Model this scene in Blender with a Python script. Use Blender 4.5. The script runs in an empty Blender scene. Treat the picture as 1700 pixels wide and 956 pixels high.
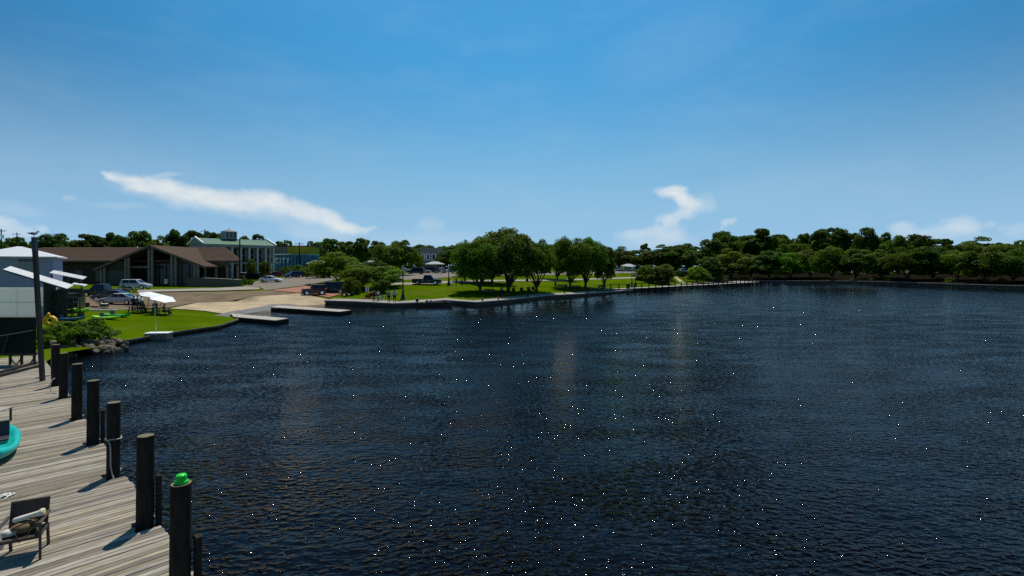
import bpy, bmesh, math, random
import numpy as np
from mathutils import Vector, Matrix
from mathutils.geometry import delaunay_2d_cdt

# ------------------------------------------------------------------ camera, sky, sun
scene = bpy.context.scene
COL = scene.collection
R = math.radians
F, CX, HY, CZ = 850.0, 850.0, 442.0, 6.0        # focal length and horizon of the photograph, eye height above the water

cam_d = bpy.data.cameras.new('camera')
cam_d.sensor_width = 36; cam_d.lens = 18.0
cam_d.shift_y = -(478 - HY) / 1700.0
cam_d.clip_start = 0.1; cam_d.clip_end = 9000
cam = bpy.data.objects.new('camera', cam_d); COL.objects.link(cam)
cam.location = (0, 0, CZ); cam.rotation_euler = (R(90), 0, 0)
scene.camera = cam

SUN_AZ, SUN_EL = R(2), R(65)
sd = Vector((math.sin(SUN_AZ) * math.cos(SUN_EL), math.cos(SUN_AZ) * math.cos(SUN_EL), math.sin(SUN_EL)))
sun_d = bpy.data.lights.new('sun', 'SUN'); sun_d.energy = 4.2; sun_d.angle = R(0.53); sun_d.color = (1.0, 0.95, 0.86)
sun = bpy.data.objects.new('sun', sun_d); COL.objects.link(sun)
sun.rotation_euler = sd.to_track_quat('Z', 'Y').to_euler(); sun.location = (0, 0, 60)

scene.view_settings.view_transform = 'Standard'
scene.view_settings.look = 'None'
scene.view_settings.exposure = 0.0
scene.view_settings.gamma = 1.0
scene.cycles.use_denoising = False

def build_world():
    w = bpy.data.worlds.new('World'); scene.world = w; w.use_nodes = True
    w.cycles.sampling_method = 'MANUAL'; w.cycles.sample_map_resolution = 256
    nt = w.node_tree; N = nt.nodes; L = nt.links
    for n in list(N): N.remove(n)
    out = N.new('ShaderNodeOutputWorld'); bg = N.new('ShaderNodeBackground')
    sky = N.new('ShaderNodeTexSky'); sky.sky_type = 'NISHITA'; sky.sun_disc = False
    sky.sun_elevation = SUN_EL; sky.sun_rotation = SUN_AZ
    sky.altitude = 0; sky.air_density = 1.0; sky.dust_density = 0.1; sky.ozone_density = 1.6
    bg.inputs['Strength'].default_value = SKY_STRENGTH
    hsv = N.new('ShaderNodeHueSaturation'); hsv.inputs['Saturation'].default_value = SKY_SAT
    L.new(sky.outputs[0], hsv.inputs['Color'])
    gam = N.new('ShaderNodeGamma'); gam.inputs['Gamma'].default_value = 1.0
    tint = N.new('ShaderNodeMix'); tint.data_type = 'RGBA'; tint.blend_type = 'MULTIPLY'; tint.inputs['Factor'].default_value = 1.0
    tint.inputs['B'].default_value = SKY_TINT; L.new(hsv.outputs[0], tint.inputs['A'])
    L.new(tint.outputs['Result'], gam.inputs['Color'])
    # --- direction -> azimuth, elevation
    tc = N.new('ShaderNodeTexCoord'); sep = N.new('ShaderNodeSeparateXYZ'); L.new(tc.outputs['Generated'], sep.inputs[0])
    def math_(op, a, b=None, c=None):
        n = N.new('ShaderNodeMath'); n.operation = op
        for i, v in enumerate((a, b, c)):
            if v is None: continue
            if isinstance(v, (int, float)): n.inputs[i].default_value = v
            else: L.new(v, n.inputs[i])
        return n.outputs[0]
    az = math_('ARCTAN2', sep.outputs[0], sep.outputs[1]); el = math_('ARCSINE', sep.outputs[2])
    dt = N.new('ShaderNodeVectorMath'); dt.operation = 'DOT_PRODUCT'; L.new(tc.outputs['Generated'], dt.inputs[0]); dt.inputs[1].default_value = tuple(sd)
    dk_ = N.new('ShaderNodeMapRange'); dk_.interpolation_type = 'SMOOTHSTEP'; dk_.inputs['From Min'].default_value = 0.36; dk_.inputs['From Max'].default_value = 0.85
    dk_.inputs['To Min'].default_value = 0.38; dk_.inputs['To Max'].default_value = 1.12; L.new(dt.outputs['Value'], dk_.inputs['Value'])
    dm = N.new('ShaderNodeVectorMath'); dm.operation = 'MULTIPLY'; L.new(gam.outputs[0], dm.inputs[0]); dc = N.new('ShaderNodeCombineXYZ')
    for ci, ex in enumerate((2.0, 1.15, 0.85)): L.new(math_('POWER', dk_.outputs[0], ex), dc.inputs[ci])
    L.new(dc.outputs[0], dm.inputs[1])
    hz = N.new('ShaderNodeMapRange'); hz.interpolation_type = 'SMOOTHERSTEP'; hz.inputs['From Min'].default_value = 0.44; hz.inputs['From Max'].default_value = -0.04
    hz.inputs['To Max'].default_value = 0.95; L.new(el, hz.inputs['Value'])
    hmix = N.new('ShaderNodeMix'); hmix.data_type = 'RGBA'; L.new(hz.outputs[0], hmix.inputs['Factor']); L.new(dm.outputs[0], hmix.inputs['A'])
    hmix.inputs['B'].default_value = tuple(c / SKY_STRENGTH for c in (0.32, 0.55, 0.80)) + (1,)
    cmb = N.new('ShaderNodeCombineXYZ'); L.new(az, cmb.inputs[0]); L.new(el, cmb.inputs[1])
    def noise(vec, scale, detail, rough=0.55):
        n = N.new('ShaderNodeTexNoise'); n.inputs['Scale'].default_value = scale; n.inputs['Detail'].default_value = detail
        n.inputs['Roughness'].default_value = rough; L.new(vec, n.inputs['Vector']); return n
    def vm(op, a, b):
        n = N.new('ShaderNodeVectorMath'); n.operation = op
        for i, v in enumerate((a, b)):
            if isinstance(v, (tuple, list)): n.inputs[i].default_value = v
            else: L.new(v, n.inputs[i])
        return n.outputs['Value'] if op in ('LENGTH', 'DOT_PRODUCT') else n.outputs[0]
    n1 = noise(cmb.outputs[0], 26, 8, 0.62)
    warp = vm('MULTIPLY', vm('SUBTRACT', n1.outputs['Color'], (0.5, 0.5, 0.5)), (0.05, 0.022, 0.0))
    P = vm('ADD', cmb.outputs[0], warp)
    def blob(px, py, rx, ry, rot, s):
        a = math.atan((px - CX) / F); e = math.atan((HY - py) / F * math.cos(a))
        kx = math.cos(a) ** 2 / F; ky = math.cos(a) / F
        mp = N.new('ShaderNodeMapping'); mp.vector_type = 'TEXTURE'
        mp.inputs['Location'].default_value = (a, e, 0); mp.inputs['Rotation'].default_value = (0, 0, R(rot))
        mp.inputs['Scale'].default_value = (rx * kx, ry * ky, 1)
        L.new(P, mp.inputs[0])
        d = vm('LENGTH', mp.outputs[0], (0, 0, 0))
        m = N.new('ShaderNodeMapRange'); m.interpolation_type = 'SMOOTHSTEP'
        m.inputs['From Min'].default_value = 1.25; m.inputs['From Max'].default_value = 0.25
        m.inputs['To Min'].default_value = 0; m.inputs['To Max'].default_value = s
        L.new(d, m.inputs['Value']); return m.outputs[0]
    tot = None
    for b in CLOUDS:
        o = blob(*b)
        if tot is None: tot = o
        else: tot = math_('SUBTRACT', math_('ADD', tot, o), math_('MULTIPLY', tot, o))
    # thin high veil and low far cumulus carried all round the horizon
    n2 = noise(vm('MULTIPLY', cmb.outputs[0], (1.6, 5.0, 1.0)), 2.3, 6, 0.6)
    veil = N.new('ShaderNodeMapRange'); veil.inputs['From Min'].default_value = 0.47; veil.inputs['From Max'].default_value = 0.85
    veil.inputs['To Max'].default_value = 0.10; L.new(n2.outputs['Fac'], veil.inputs['Value'])
    n3 = noise(vm('MULTIPLY', P, (1.0, 2.2, 1.0)), 9, 6, 0.55)
    low = N.new('ShaderNodeMapRange'); low.interpolation_type = 'SMOOTHSTEP'
    low.inputs['From Min'].default_value = 0.085; low.inputs['From Max'].default_value = 0.02; low.inputs['To Max'].default_value = 1
    L.new(el, low.inputs['Value'])
    cu = N.new('ShaderNodeMapRange'); cu.inputs['From Min'].default_value = 0.5; cu.inputs['From Max'].default_value = 0.75; cu.inputs['To Max'].default_value = 0.4
    L.new(n3.outputs['Fac'], cu.inputs['Value'])
    lowc = math_('MULTIPLY', low.outputs[0], cu.outputs[0])
    tot = math_('MAXIMUM', math_('MAXIMUM', tot, lowc), veil.outputs[0])
    n4 = noise(vm('MULTIPLY', P, (1.0, 2.4, 1.0)), 26, 6, 0.62)
    tex = N.new('ShaderNodeMapRange'); tex.inputs['From Min'].default_value = 0.3; tex.inputs['From Max'].default_value = 0.7
    tex.inputs['To Min'].default_value = 0.62; tex.inputs['To Max'].default_value = 1.0; L.new(n4.outputs['Fac'], tex.inputs['Value'])
    fac = math_('MINIMUM', math_('MULTIPLY', tot, tex.outputs[0]), 1.0)
    mix = N.new('ShaderNodeMix'); mix.data_type = 'RGBA'
    L.new(fac, mix.inputs['Factor']); L.new(hmix.outputs['Result'], mix.inputs['A'])
    mix.inputs['B'].default_value = tuple(c / SKY_STRENGTH for c in (0.80, 0.83, 0.83)) + (1,)
    L.new(mix.outputs['Result'], bg.inputs['Color']); L.new(bg.outputs[0], out.inputs[0])
SKY_STRENGTH, SKY_SAT, SKY_TINT = 0.11, 1.28, (0.56, 1.10, 1.05, 1)
# (px, py, half length, half height, tilt, density) given in the photograph's sky, turned into azimuth and elevation
CLOUDS = [
 (182,291,26,8,-22,.8),(230,303,48,15,-17,.95),(285,316,55,17,-12,.95),(345,327,62,19,-8,.95),(405,333,60,19,-3,.95),
 (455,337,52,20,-12,.95),(505,350,50,18,-20,.9),(550,366,42,17,-25,.85),(585,380,30,11,-15,.75),(612,381,14,5,5,.5),
 (270,292,40,6,8,.35),(270,330,110,9,-14,.22),(420,352,120,14,-6,.3),(530,385,70,22,-8,.3),(200,340,50,7,5,.15),
 (1112,319,30,11,0,.95),(1134,326,26,13,-35,.95),(1146,338,18,15,0,.8),(1138,350,20,15,20,.6),(1118,362,20,14,40,.55),(1104,366,11,12,0,.5),
 (1108,385,34,20,0,.4),(1060,386,40,9,8,.4),(1090,398,75,18,0,.35),(1172,334,18,16,0,.2),(1165,345,24,9,0,.15),
 (1208,369,12,7,15,.45),(1203,377,7,8,0,.25),
 (6,366,30,10,-8,.6),(20,383,60,16,-5,.45),(74,378,18,9,-10,.4),(20,345,60,14,-10,.15),(118,330,18,6,0,.25),
 (1500,377,24,13,5,.45),(1592,373,40,17,0,.5),(1555,388,85,16,0,.35),(1646,371,14,7,0,.25),(1690,383,40,16,0,.25),
 (714,372,28,14,0,.22),(720,402,140,22,0,.2),(1120,80,150,60,10,.07),(1290,310,200,40,8,.05)]
build_world()

# ------------------------------------------------------------------ helpers
def tag(o, label=None, cat=None, group=None, kind=None):
    if label: o['label'] = label
    if cat: o['category'] = cat
    if group: o['group'] = group
    if kind: o['kind'] = kind
    return o
def thing(name, label, cat, loc=(0, 0, 0), rotz=0.0, group=None):
    o = bpy.data.objects.new(name, None); COL.objects.link(o); o.empty_display_size = 0.2
    o.location = loc; o.rotation_euler = (0, 0, rotz)
    return tag(o, label, cat, group)

class MB:
    """collects shapes; build() links them as one mesh object"""
    def __init__(s): s.v = []; s.f = []; s.m = []
    def add(s, vs, fs, mi=0):
        b = len(s.v); s.v += [tuple(p) for p in vs]; s.f += [tuple(i + b for i in f) for f in fs]; s.m += [mi] * len(fs); return s
    def box(s, c, size, rz=0.0, mi=0, M=None):
        hx, hy, hz = size[0] / 2, size[1] / 2, size[2] / 2
        vs = [Vector((x, y, z)) for z in (-hz, hz) for x, y in ((-hx, -hy), (hx, -hy), (hx, hy), (-hx, hy))]
        if M is None: M = Matrix.Rotation(rz, 3, 'Z')
        vs = [M @ p + Vector(c) for p in vs]
        return s.add(vs, [(3, 2, 1, 0), (4, 5, 6, 7), (0, 1, 5, 4), (1, 2, 6, 5), (2, 3, 7, 6), (3, 0, 4, 7)], mi)
    def bb(s, x0, x1, y0, y1, z0, z1, mi=0): return s.box(((x0 + x1) / 2, (y0 + y1) / 2, (z0 + z1) / 2), (x1 - x0, y1 - y0, z1 - z0), 0, mi)
    def tube(s, pts, rad, n=8, mi=0, cap=True):
        pts = [Vector(p) for p in pts]
        if isinstance(rad, (int, float)): rad = [rad] * len(pts)
        rings = []; base = len(s.v); up = Vector((0.13, 0.31, 0.94))
        vs = []
        for i, p in enumerate(pts):
            t = (pts[min(i + 1, len(pts) - 1)] - pts[max(i - 1, 0)])
            t = t.normalized() if t.length > 1e-9 else Vector((0, 0, 1))
            a = t.cross(up)
            if a.length < 0.05: a = t.cross(Vector((1, 0, 0)))
            a.normalize(); b = t.cross(a)
            for k in range(n):
                q = 2 * math.pi * k / n; vs.append(p + (a * math.cos(q) + b * math.sin(q)) * rad[i])
        fs = []
        for i in range(len(pts) - 1):
            for k in range(n):
                k2 = (k + 1) % n; fs.append((i * n + k, i * n + k2, (i + 1) * n + k2, (i + 1) * n + k))
        if cap:
            fs.append(tuple(range(n))[::-1]); fs.append(tuple((len(pts) - 1) * n + k for k in range(n)))
        return s.add(vs, fs, mi)
    def bar(s, p0, p1, w, h, mi=0):
        p0, p1 = Vector(p0), Vector(p1); t = (p1 - p0); ln = t.length; t.normalize()
        a = t.cross(Vector((0, 0, 1)))
        if a.length < 1e-4: a = Vector((1, 0, 0))
        a.normalize(); b = a.cross(t)
        M = Matrix((t, a, b)).transposed()
        return s.box((p0 + p1) / 2, (ln, w, h), 0, mi, M)
    def lathe(s, prof, n=16, c=(0, 0, 0), mi=0):
        vs = []; c = Vector(c)
        for r, z in prof:
            for k in range(n):
                q = 2 * math.pi * k / n; vs.append(c + Vector((r * math.cos(q), r * math.sin(q), z)))
        fs = []
        for i in range(len(prof) - 1):
            for k in range(n):
                k2 = (k + 1) % n; fs.append((i * n + k, i * n + k2, (i + 1) * n + k2, (i + 1) * n + k))
        fs.append(tuple(range(n))[::-1]); fs.append(tuple((len(prof) - 1) * n + k for k in range(n)))
        return s.add(vs, fs, mi)
    def loft(s, rings, mi=0, closed=True, caps=True):
        n = len(rings[0]); vs = [p for r in rings for p in r]; fs = []
        for i in range(len(rings) - 1):
            for k in range(n if closed else n - 1):
                k2 = (k + 1) % n; fs.append((i * n + k, i * n + k2, (i + 1) * n + k2, (i + 1) * n + k))
        if caps and closed:
            fs.append(tuple(range(n))[::-1]); fs.append(tuple((len(rings) - 1) * n + k for k in range(n)))
        return s.add(vs, fs, mi)
    def prism(s, poly, z0, z1, mi=0):
        n = len(poly); vs = [(x, y, z0) for x, y in poly] + [(x, y, z1) for x, y in poly]
        fs = [tuple(range(n))[::-1], tuple(range(n, 2 * n))] + [(k, (k + 1) % n, n + (k + 1) % n, n + k) for k in range(n)]
        return s.add(vs, fs, mi)
    def mesh(s, name, mats, smooth=False):
        me = bpy.data.meshes.new(name); me.from_pydata(s.v, [], s.f)
        for m in (mats if isinstance(mats, (list, tuple)) else [mats]): me.materials.append(m)
        me.polygons.foreach_set('material_index', s.m)
        if smooth: me.polygons.foreach_set('use_smooth', [True] * len(me.polygons))
        me.update()
        bm = bmesh.new(); bm.from_mesh(me); bmesh.ops.recalc_face_normals(bm, faces=bm.faces); bm.to_mesh(me); bm.free()
        return me
    def build(s, name, mats, parent=None, smooth=False, bevel=0.0):
        o = link(name, s.mesh(name, mats, smooth), parent)
        if bevel:
            b = o.modifiers.new('bevel', 'BEVEL'); b.width = bevel; b.segments = 2; b.limit_method = 'ANGLE'
        return o
def link(name, me, parent=None, loc=None, rot=None, scale=None):
    o = bpy.data.objects.new(name, me); COL.objects.link(o)
    if parent: o.parent = parent
    if loc is not None: o.location = loc
    if rot is not None: o.rotation_euler = rot
    if scale is not None: o.scale = scale
    return o
def copy_tree(o, parent=None):
    c = o.copy(); COL.objects.link(c); c.parent = parent
    for ch in list(o.children): copy_tree(ch, c)
    return c

# ------------------------------------------------------------------ materials
MATS = {}
def mat(name, color, rough=0.7, metal=0.0, var=0.15, scale=4.0, bump=0.0, bscale=None, spec=0.5, alpha_color=None, stretch=(1, 1, 1), detail=5, coords='Object', emit=None, trans=0.0, ior=1.45):
    if name in MATS: return MATS[name]
    m = bpy.data.materials.new(name); m.use_nodes = True; nt = m.node_tree; N = nt.nodes; L = nt.links
    p = N['Principled BSDF']; p.inputs['Roughness'].default_value = rough; p.inputs['Metallic'].default_value = metal
    p.inputs['Specular IOR Level'].default_value = spec if rough < .75 else min(spec, .06); p.inputs['IOR'].default_value = ior
    if trans: p.inputs['Transmission Weight'].default_value = trans
    tc = N.new('ShaderNodeTexCoord'); mp = N.new('ShaderNodeMapping'); mp.inputs['Scale'].default_value = stretch
    L.new(tc.outputs[coords], mp.inputs[0])
    nz = N.new('ShaderNodeTexNoise'); nz.inputs['Scale'].default_value = scale; nz.inputs['Detail'].default_value = detail; nz.inputs['Roughness'].default_value = 0.6
    L.new(mp.outputs[0], nz.inputs['Vector'])
    rp = N.new('ShaderNodeMapRange'); rp.inputs['From Min'].default_value = 0.3; rp.inputs['From Max'].default_value = 0.7
    L.new(nz.outputs['Fac'], rp.inputs['Value'])
    mix = N.new('ShaderNodeMix'); mix.data_type = 'RGBA'
    c2 = alpha_color or tuple(c * (1 - var) for c in color)
    c1 = color if alpha_color else tuple(min(1, c * (1 + var)) for c in color)
    mix.inputs['A'].default_value = (*c2, 1); mix.inputs['B'].default_value = (*c1, 1)
    L.new(rp.outputs[0], mix.inputs['Factor']); L.new(mix.outputs['Result'], p.inputs['Base Color'])
    if bump:
        n2 = N.new('ShaderNodeTexNoise'); n2.inputs['Scale'].default_value = bscale or scale * 3; n2.inputs['Detail'].default_value = 4
        L.new(mp.outputs[0], n2.inputs['Vector'])
        b = N.new('ShaderNodeBump'); b.inputs['Strength'].default_value = 0.6; b.inputs['Distance'].default_value = bump
        L.new(n2.outputs['Fac'], b.inputs['Height']); L.new(b.outputs[0], p.inputs['Normal'])
    if emit: p.inputs['Emission Color'].default_value = (*emit, 1); p.inputs['Emission Strength'].default_value = 1
    MATS[name] = m; return m

def leaf_mat(name, dark, light, transl=0.35):
    if name in MATS: return MATS[name]
    m = bpy.data.materials.new(name); m.use_nodes = True; nt = m.node_tree; N = nt.nodes; L = nt.links
    p = N['Principled BSDF']; p.inputs['Roughness'].default_value = 0.6; p.inputs['Specular IOR Level'].default_value = 0.12
    g = N.new('ShaderNodeNewGeometry'); oi = N.new('ShaderNodeObjectInfo')
    tc = N.new('ShaderNodeTexCoord'); nz = N.new('ShaderNodeTexNoise'); nz.inputs['Scale'].default_value = 0.55; nz.inputs['Detail'].default_value = 3
    L.new(tc.outputs['Object'], nz.inputs['Vector'])
    a = N.new('ShaderNodeMath'); a.operation = 'MULTIPLY_ADD'; a.inputs[1].default_value = 0.45; L.new(g.outputs['Random Per Island'], a.inputs[0])
    mr = N.new('ShaderNodeMapRange'); mr.inputs['From Min'].default_value = .3; mr.inputs['From Max'].default_value = .7; mr.inputs['To Max'].default_value = .55
    L.new(nz.outputs['Fac'], mr.inputs['Value']); L.new(mr.outputs[0], a.inputs[2])
    mix = N.new('ShaderNodeMix'); mix.data_type = 'RGBA'; mix.inputs['A'].default_value = (*dark, 1); mix.inputs['B'].default_value = (*light, 1)
    L.new(a.outputs[0], mix.inputs['Factor'])
    hs = N.new('ShaderNodeHueSaturation')
    h = N.new('ShaderNodeMapRange'); h.inputs['To Min'].default_value = 0.485; h.inputs['To Max'].default_value = 0.525; L.new(oi.outputs['Random'], h.inputs['Value'])
    v = N.new('ShaderNodeMapRange'); v.inputs['To Min'].default_value = 0.75; v.inputs['To Max'].default_value = 1.3
    rr = N.new('ShaderNodeMath'); rr.operation = 'FRACT'; r2 = N.new('ShaderNodeMath'); r2.operation = 'MULTIPLY'; r2.inputs[1].default_value = 7.31
    L.new(oi.outputs['Random'], r2.inputs[0]); L.new(r2.outputs[0], rr.inputs[0]); L.new(rr.outputs[0], v.inputs['Value'])
    L.new(h.outputs[0], hs.inputs['Hue']); L.new(v.outputs[0], hs.inputs['Value']); L.new(mix.outputs['Result'], hs.inputs['Color'])
    L.new(hs.outputs[0], p.inputs['Base Color'])
    t = N.new('ShaderNodeBsdfTranslucent'); hs2 = N.new('ShaderNodeHueSaturation'); hs2.inputs['Hue'].default_value = 0.48; hs2.inputs['Saturation'].default_value = 1.15; hs2.inputs['Value'].default_value = 1.3
    L.new(hs.outputs[0], hs2.inputs['Color']); L.new(hs2.outputs[0], t.inputs['Color'])
    ms = N.new('ShaderNodeMixShader'); ms.inputs[0].default_value = transl
    L.new(p.outputs[0], ms.inputs[1]); L.new(t.outputs[0], ms.inputs[2]); L.new(ms.outputs[0], N['Material Output'].inputs['Surface'])
    MATS[name] = m; return m

def water_mat():
    m = bpy.data.materials.new('river_water'); m.use_nodes = True; nt = m.node_tree; N = nt.nodes; L = nt.links
    p = N['Principled BSDF']; p.inputs['Base Color'].default_value = (0.0022, 0.0020, 0.0024, 1)
    p.inputs['Roughness'].default_value = 0.025; p.inputs['IOR'].default_value = 1.333; p.inputs['Specular IOR Level'].default_value = 0.16; p.inputs['Specular Tint'].default_value = (0.98, 0.83, 1.0, 1)
    tc = N.new('ShaderNodeTexCoord')
    def nz(scale, detail, st=(1, 1, 1), rot=0, rough=0.5):
        mp = N.new('ShaderNodeMapping'); mp.inputs['Scale'].default_value = st; mp.inputs['Rotation'].default_value = (0, 0, R(rot))
        L.new(tc.outputs['Object'], mp.inputs[0])
        n = N.new('ShaderNodeTexNoise'); n.inputs['Scale'].default_value = scale; n.inputs['Detail'].default_value = detail; n.inputs['Roughness'].default_value = rough
        L.new(mp.outputs[0], n.inputs['Vector']); return n.outputs['Fac']
    def mul(a, k):
        n = N.new('ShaderNodeMath'); n.operation = 'MULTIPLY'; L.new(a, n.inputs[0])
        if isinstance(k, (int, float)): n.inputs[1].default_value = k
        else: L.new(k, n.inputs[1])
        return n.outputs[0]
    def add(a, b):
        n = N.new('ShaderNodeMath'); n.operation = 'ADD'; L.new(a, n.inputs[0]); L.new(b, n.inputs[1]); return n.outputs[0]
    gust = N.new('ShaderNodeMapRange'); gust.inputs['From Min'].default_value = 0.35; gust.inputs['From Max'].default_value = 0.65
    gust.inputs['To Min'].default_value = 0.45; gust.inputs['To Max'].default_value = 1.4
    L.new(nz(0.03, 4, (0.7, 2.2, 1), 10, 0.6), gust.inputs['Value'])
    def pw(a, e):
        n = N.new('ShaderNodeMath'); n.operation = 'POWER'; L.new(a, n.inputs[0]); n.inputs[1].default_value = e; return n.outputs[0]
    # long low swell, short ripples and sharp little crests that catch the sun
    def rng(v, a0, a1, b0, b1):
        n = N.new('ShaderNodeMapRange'); L.new(v, n.inputs['Value'])
        for k_, q_ in (('From Min', a0), ('From Max', a1), ('To Min', b0), ('To Max', b1)): n.inputs[k_].default_value = q_
        return n.outputs[0]
    patch = rng(nz(0.42, 2, (0.55, 1.2, 1), 8), .40, .66, .3, 1.6)
    fine = add(mul(nz(3.3, 2.5, (0.65, 1.4, 1), -10), 0.072), mul(nz(9.5, 1.5, (0.8, 1.25, 1), 25), 0.017))
    h = add(add(mul(nz(0.5, 2, (0.75, 1.25, 1), 12), 0.15), mul(fine, gust.outputs[0])), mul(mul(pw(nz(5.6, 1, (0.8, 1.2, 1), -20), 5.0), 0.40), patch))
    at_ = N.new('ShaderNodeAttribute'); at_.attribute_name = 'chop'; h = mul(h, at_.outputs['Fac'])
    b = N.new('ShaderNodeBump'); b.inputs['Strength'].default_value = 1.0; b.inputs['Distance'].default_value = 1.0
    L.new(h, b.inputs['Height']); L.new(b.outputs[0], p.inputs['Normal'])
    return m

def pile_mat():
    return mat('pile_wood', (0.032, 0.027, 0.021), 0.9, var=0.4, scale=6, bump=0.01, stretch=(3, 3, 0.4), bscale=14)
def plank_mat():
    m = mat('weathered_plank', (0.50, 0.435, 0.325), 0.85, var=0.0, alpha_color=(0.145, 0.117, 0.082), scale=5, stretch=(0.7, 22, 22), bump=0.006, bscale=7)
    nt = m.node_tree; N = nt.nodes; L = nt.links
    p = N['Principled BSDF']; src = p.inputs['Base Color'].links[0].from_socket
    oi = N.new('ShaderNodeObjectInfo'); hs = N.new('ShaderNodeHueSaturation')
    mr = N.new('ShaderNodeMapRange'); mr.inputs['To Min'].default_value = 0.5; mr.inputs['To Max'].default_value = 1.2
    L.new(oi.outputs['Random'], mr.inputs['Value']); L.new(mr.outputs[0], hs.inputs['Value']); L.new(src, hs.inputs['Color'])
    fr = N.new('ShaderNodeMath'); fr.operation = 'FRACT'; mu = N.new('ShaderNodeMath'); mu.operation = 'MULTIPLY'; mu.inputs[1].default_value = 5.7
    L.new(oi.outputs['Random'], mu.inputs[0]); L.new(mu.outputs[0], fr.inputs[0])
    ms = N.new('ShaderNodeMapRange'); ms.inputs['To Min'].default_value = 0.7; ms.inputs['To Max'].default_value = 1.15; L.new(fr.outputs[0], ms.inputs['Value']); L.new(ms.outputs[0], hs.inputs['Saturation'])
    L.new(hs.outputs[0], p.inputs['Base Color'])
    # shift the grain per plank
    mp = [n for n in N if n.type == 'MAPPING'][0]; cx = N.new('ShaderNodeCombineXYZ'); m3 = N.new('ShaderNodeMath'); m3.operation = 'MULTIPLY'; m3.inputs[1].default_value = 90
    L.new(oi.outputs['Random'], m3.inputs[0]); L.new(m3.outputs[0], cx.inputs[0]); L.new(m3.outputs[0], cx.inputs[2]); L.new(cx.outputs[0], mp.inputs['Location'])
    return m

WHITE = mat('white_paint', (0.78, 0.78, 0.76), 0.5, var=0.05)
CHROME = mat('chrome', (0.7, 0.7, 0.7), 0.15, 1.0, var=0.03)
TYRE = mat('tyre_rubber', (0.02, 0.02, 0.02), 0.85)
GLASS = mat('car_glass', (0.012, 0.015, 0.018), 0.05, var=0.0, spec=0.7)
DARKMETAL = mat('dark_metal', (0.03, 0.03, 0.032), 0.5)
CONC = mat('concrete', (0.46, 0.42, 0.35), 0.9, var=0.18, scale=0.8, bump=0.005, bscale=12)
PILE = pile_mat(); PLANK = plank_mat()
BARK = mat('tree_bark', (0.085, 0.068, 0.05), 0.95, var=0.35, scale=3, bump=0.03, stretch=(4, 4, 0.7))

# ------------------------------------------------------------------ terrain
def at(px, py, z): d = F * (CZ - z) / (py - HY); return Vector(((px - CX) * d / F, d, z))       # a picture point at height z
def atd(px, py, d): return Vector(((px - CX) * d / F, d, CZ - (py - HY) * d / F))                # at distance d
SH = []     # shoreline: x, y, height of its edge
def sh(px, py, z): p = at(px, py, z); SH.append((p.x, p.y, z))
SH += [(-600, -40, 1.0), (-60, 8, 1.0), (-34, 20, 1.1), (-24.5, 27.0, 1.0)]
SH += [(-27.6, 31.0, 0.7), (-28.9, 36.0, .35)]
for a in ((205, 566, .28), (250, 558.5, .28), (300, 550, .28), (360, 541.5, .28), (392, 531.5, .28)): sh(*a)
SH += [(-30.6, 57.5, .28), (-30.2, 59.5, -.45), (-30.4, 74, -.45), (-29.4, 80.3, -.45)]
RAMP0 = len(SH) - 4
SH += [(-29.8, 82.0, .5)]
for a in ((600, 501, .5), (655, 504, .5), (700, 502, .5), (738, 498.5, .5), (790, 502, .5), (850, 497, .5), (900, 491, .5), (960, 488, .5), (1000, 485, .5), (1060, 480, .5), (1130, 472.5, .5), (1180, 469, .5), (1260, 466, .5), (1400, 466.5, .5), (1500, 468.5, .5), (1600, 472, .5), (1700, 474.5, .5)): sh(*a)
SH += [(158, 110, .6), (165, 40, .6), (170, -200, .6)]
SHA = np.array(SH)
def shore_dist(x, y):
    a = SHA[:-1, :2]; b = SHA[1:, :2]; ab = b - a
    t = np.clip(((x - a[:, 0]) * ab[:, 0] + (y - a[:, 1]) * ab[:, 1]) / (ab ** 2).sum(1), 0, 1)
    qx = a[:, 0] + t * ab[:, 0] - x; qy = a[:, 1] + t * ab[:, 1] - y
    d = np.hypot(qx, qy); i = int(d.argmin())
    return float(d[i]), float(SHA[i, 2] * (1 - t[i]) + SHA[i + 1, 2] * t[i])
ZT = [(-1.2, 2.6), (-0.58, 2.7), (-0.47, 3.4), (-0.35, 4.0), (-0.2, 4.8), (0.24, 4.8), (0.36, 3.6), (0.47, 2.9), (2.0, 2.9)]
def gz(x, y):
    d, zs = shore_dist(x, y)
    zm = float(np.interp(x / max(y, 1.0), [a for a, b in ZT], [b for a, b in ZT]))
    return zs + (zm - zs) * (1 - math.exp(-d / 35.0))
def G(px, py):
    """where the picture point (px, py) meets the ground"""
    lo = 25.0
    prev = None
    d = lo
    while d < 900:
        x = (px - CX) * d / F; zr = CZ - (py - HY) * d / F
        if zr - gz(x, d) <= 0:
            a, b = max(lo, d - 2), d
            for _ in range(18):
                m = (a + b) / 2
                if CZ - (py - HY) * m / F - gz((px - CX) * m / F, m) > 0: a = m
                else: b = m
            return Vector(((px - CX) * b / F, b, gz((px - CX) * b / F, b)))
        d += 2
    d = 400.0
    return Vector(((px - CX) * d / F, d, gz((px - CX) * d / F, d)))
def inside(x, y, poly):
    c = False; n = len(poly); j = n - 1
    for i in range(n):
        if (poly[i][1] > y) != (poly[j][1] > y) and x < (poly[j][0] - poly[i][0]) * (y - poly[i][1]) / (poly[j][1] - poly[i][1]) + poly[i][0]: c = not c
        j = i
    return c
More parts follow.
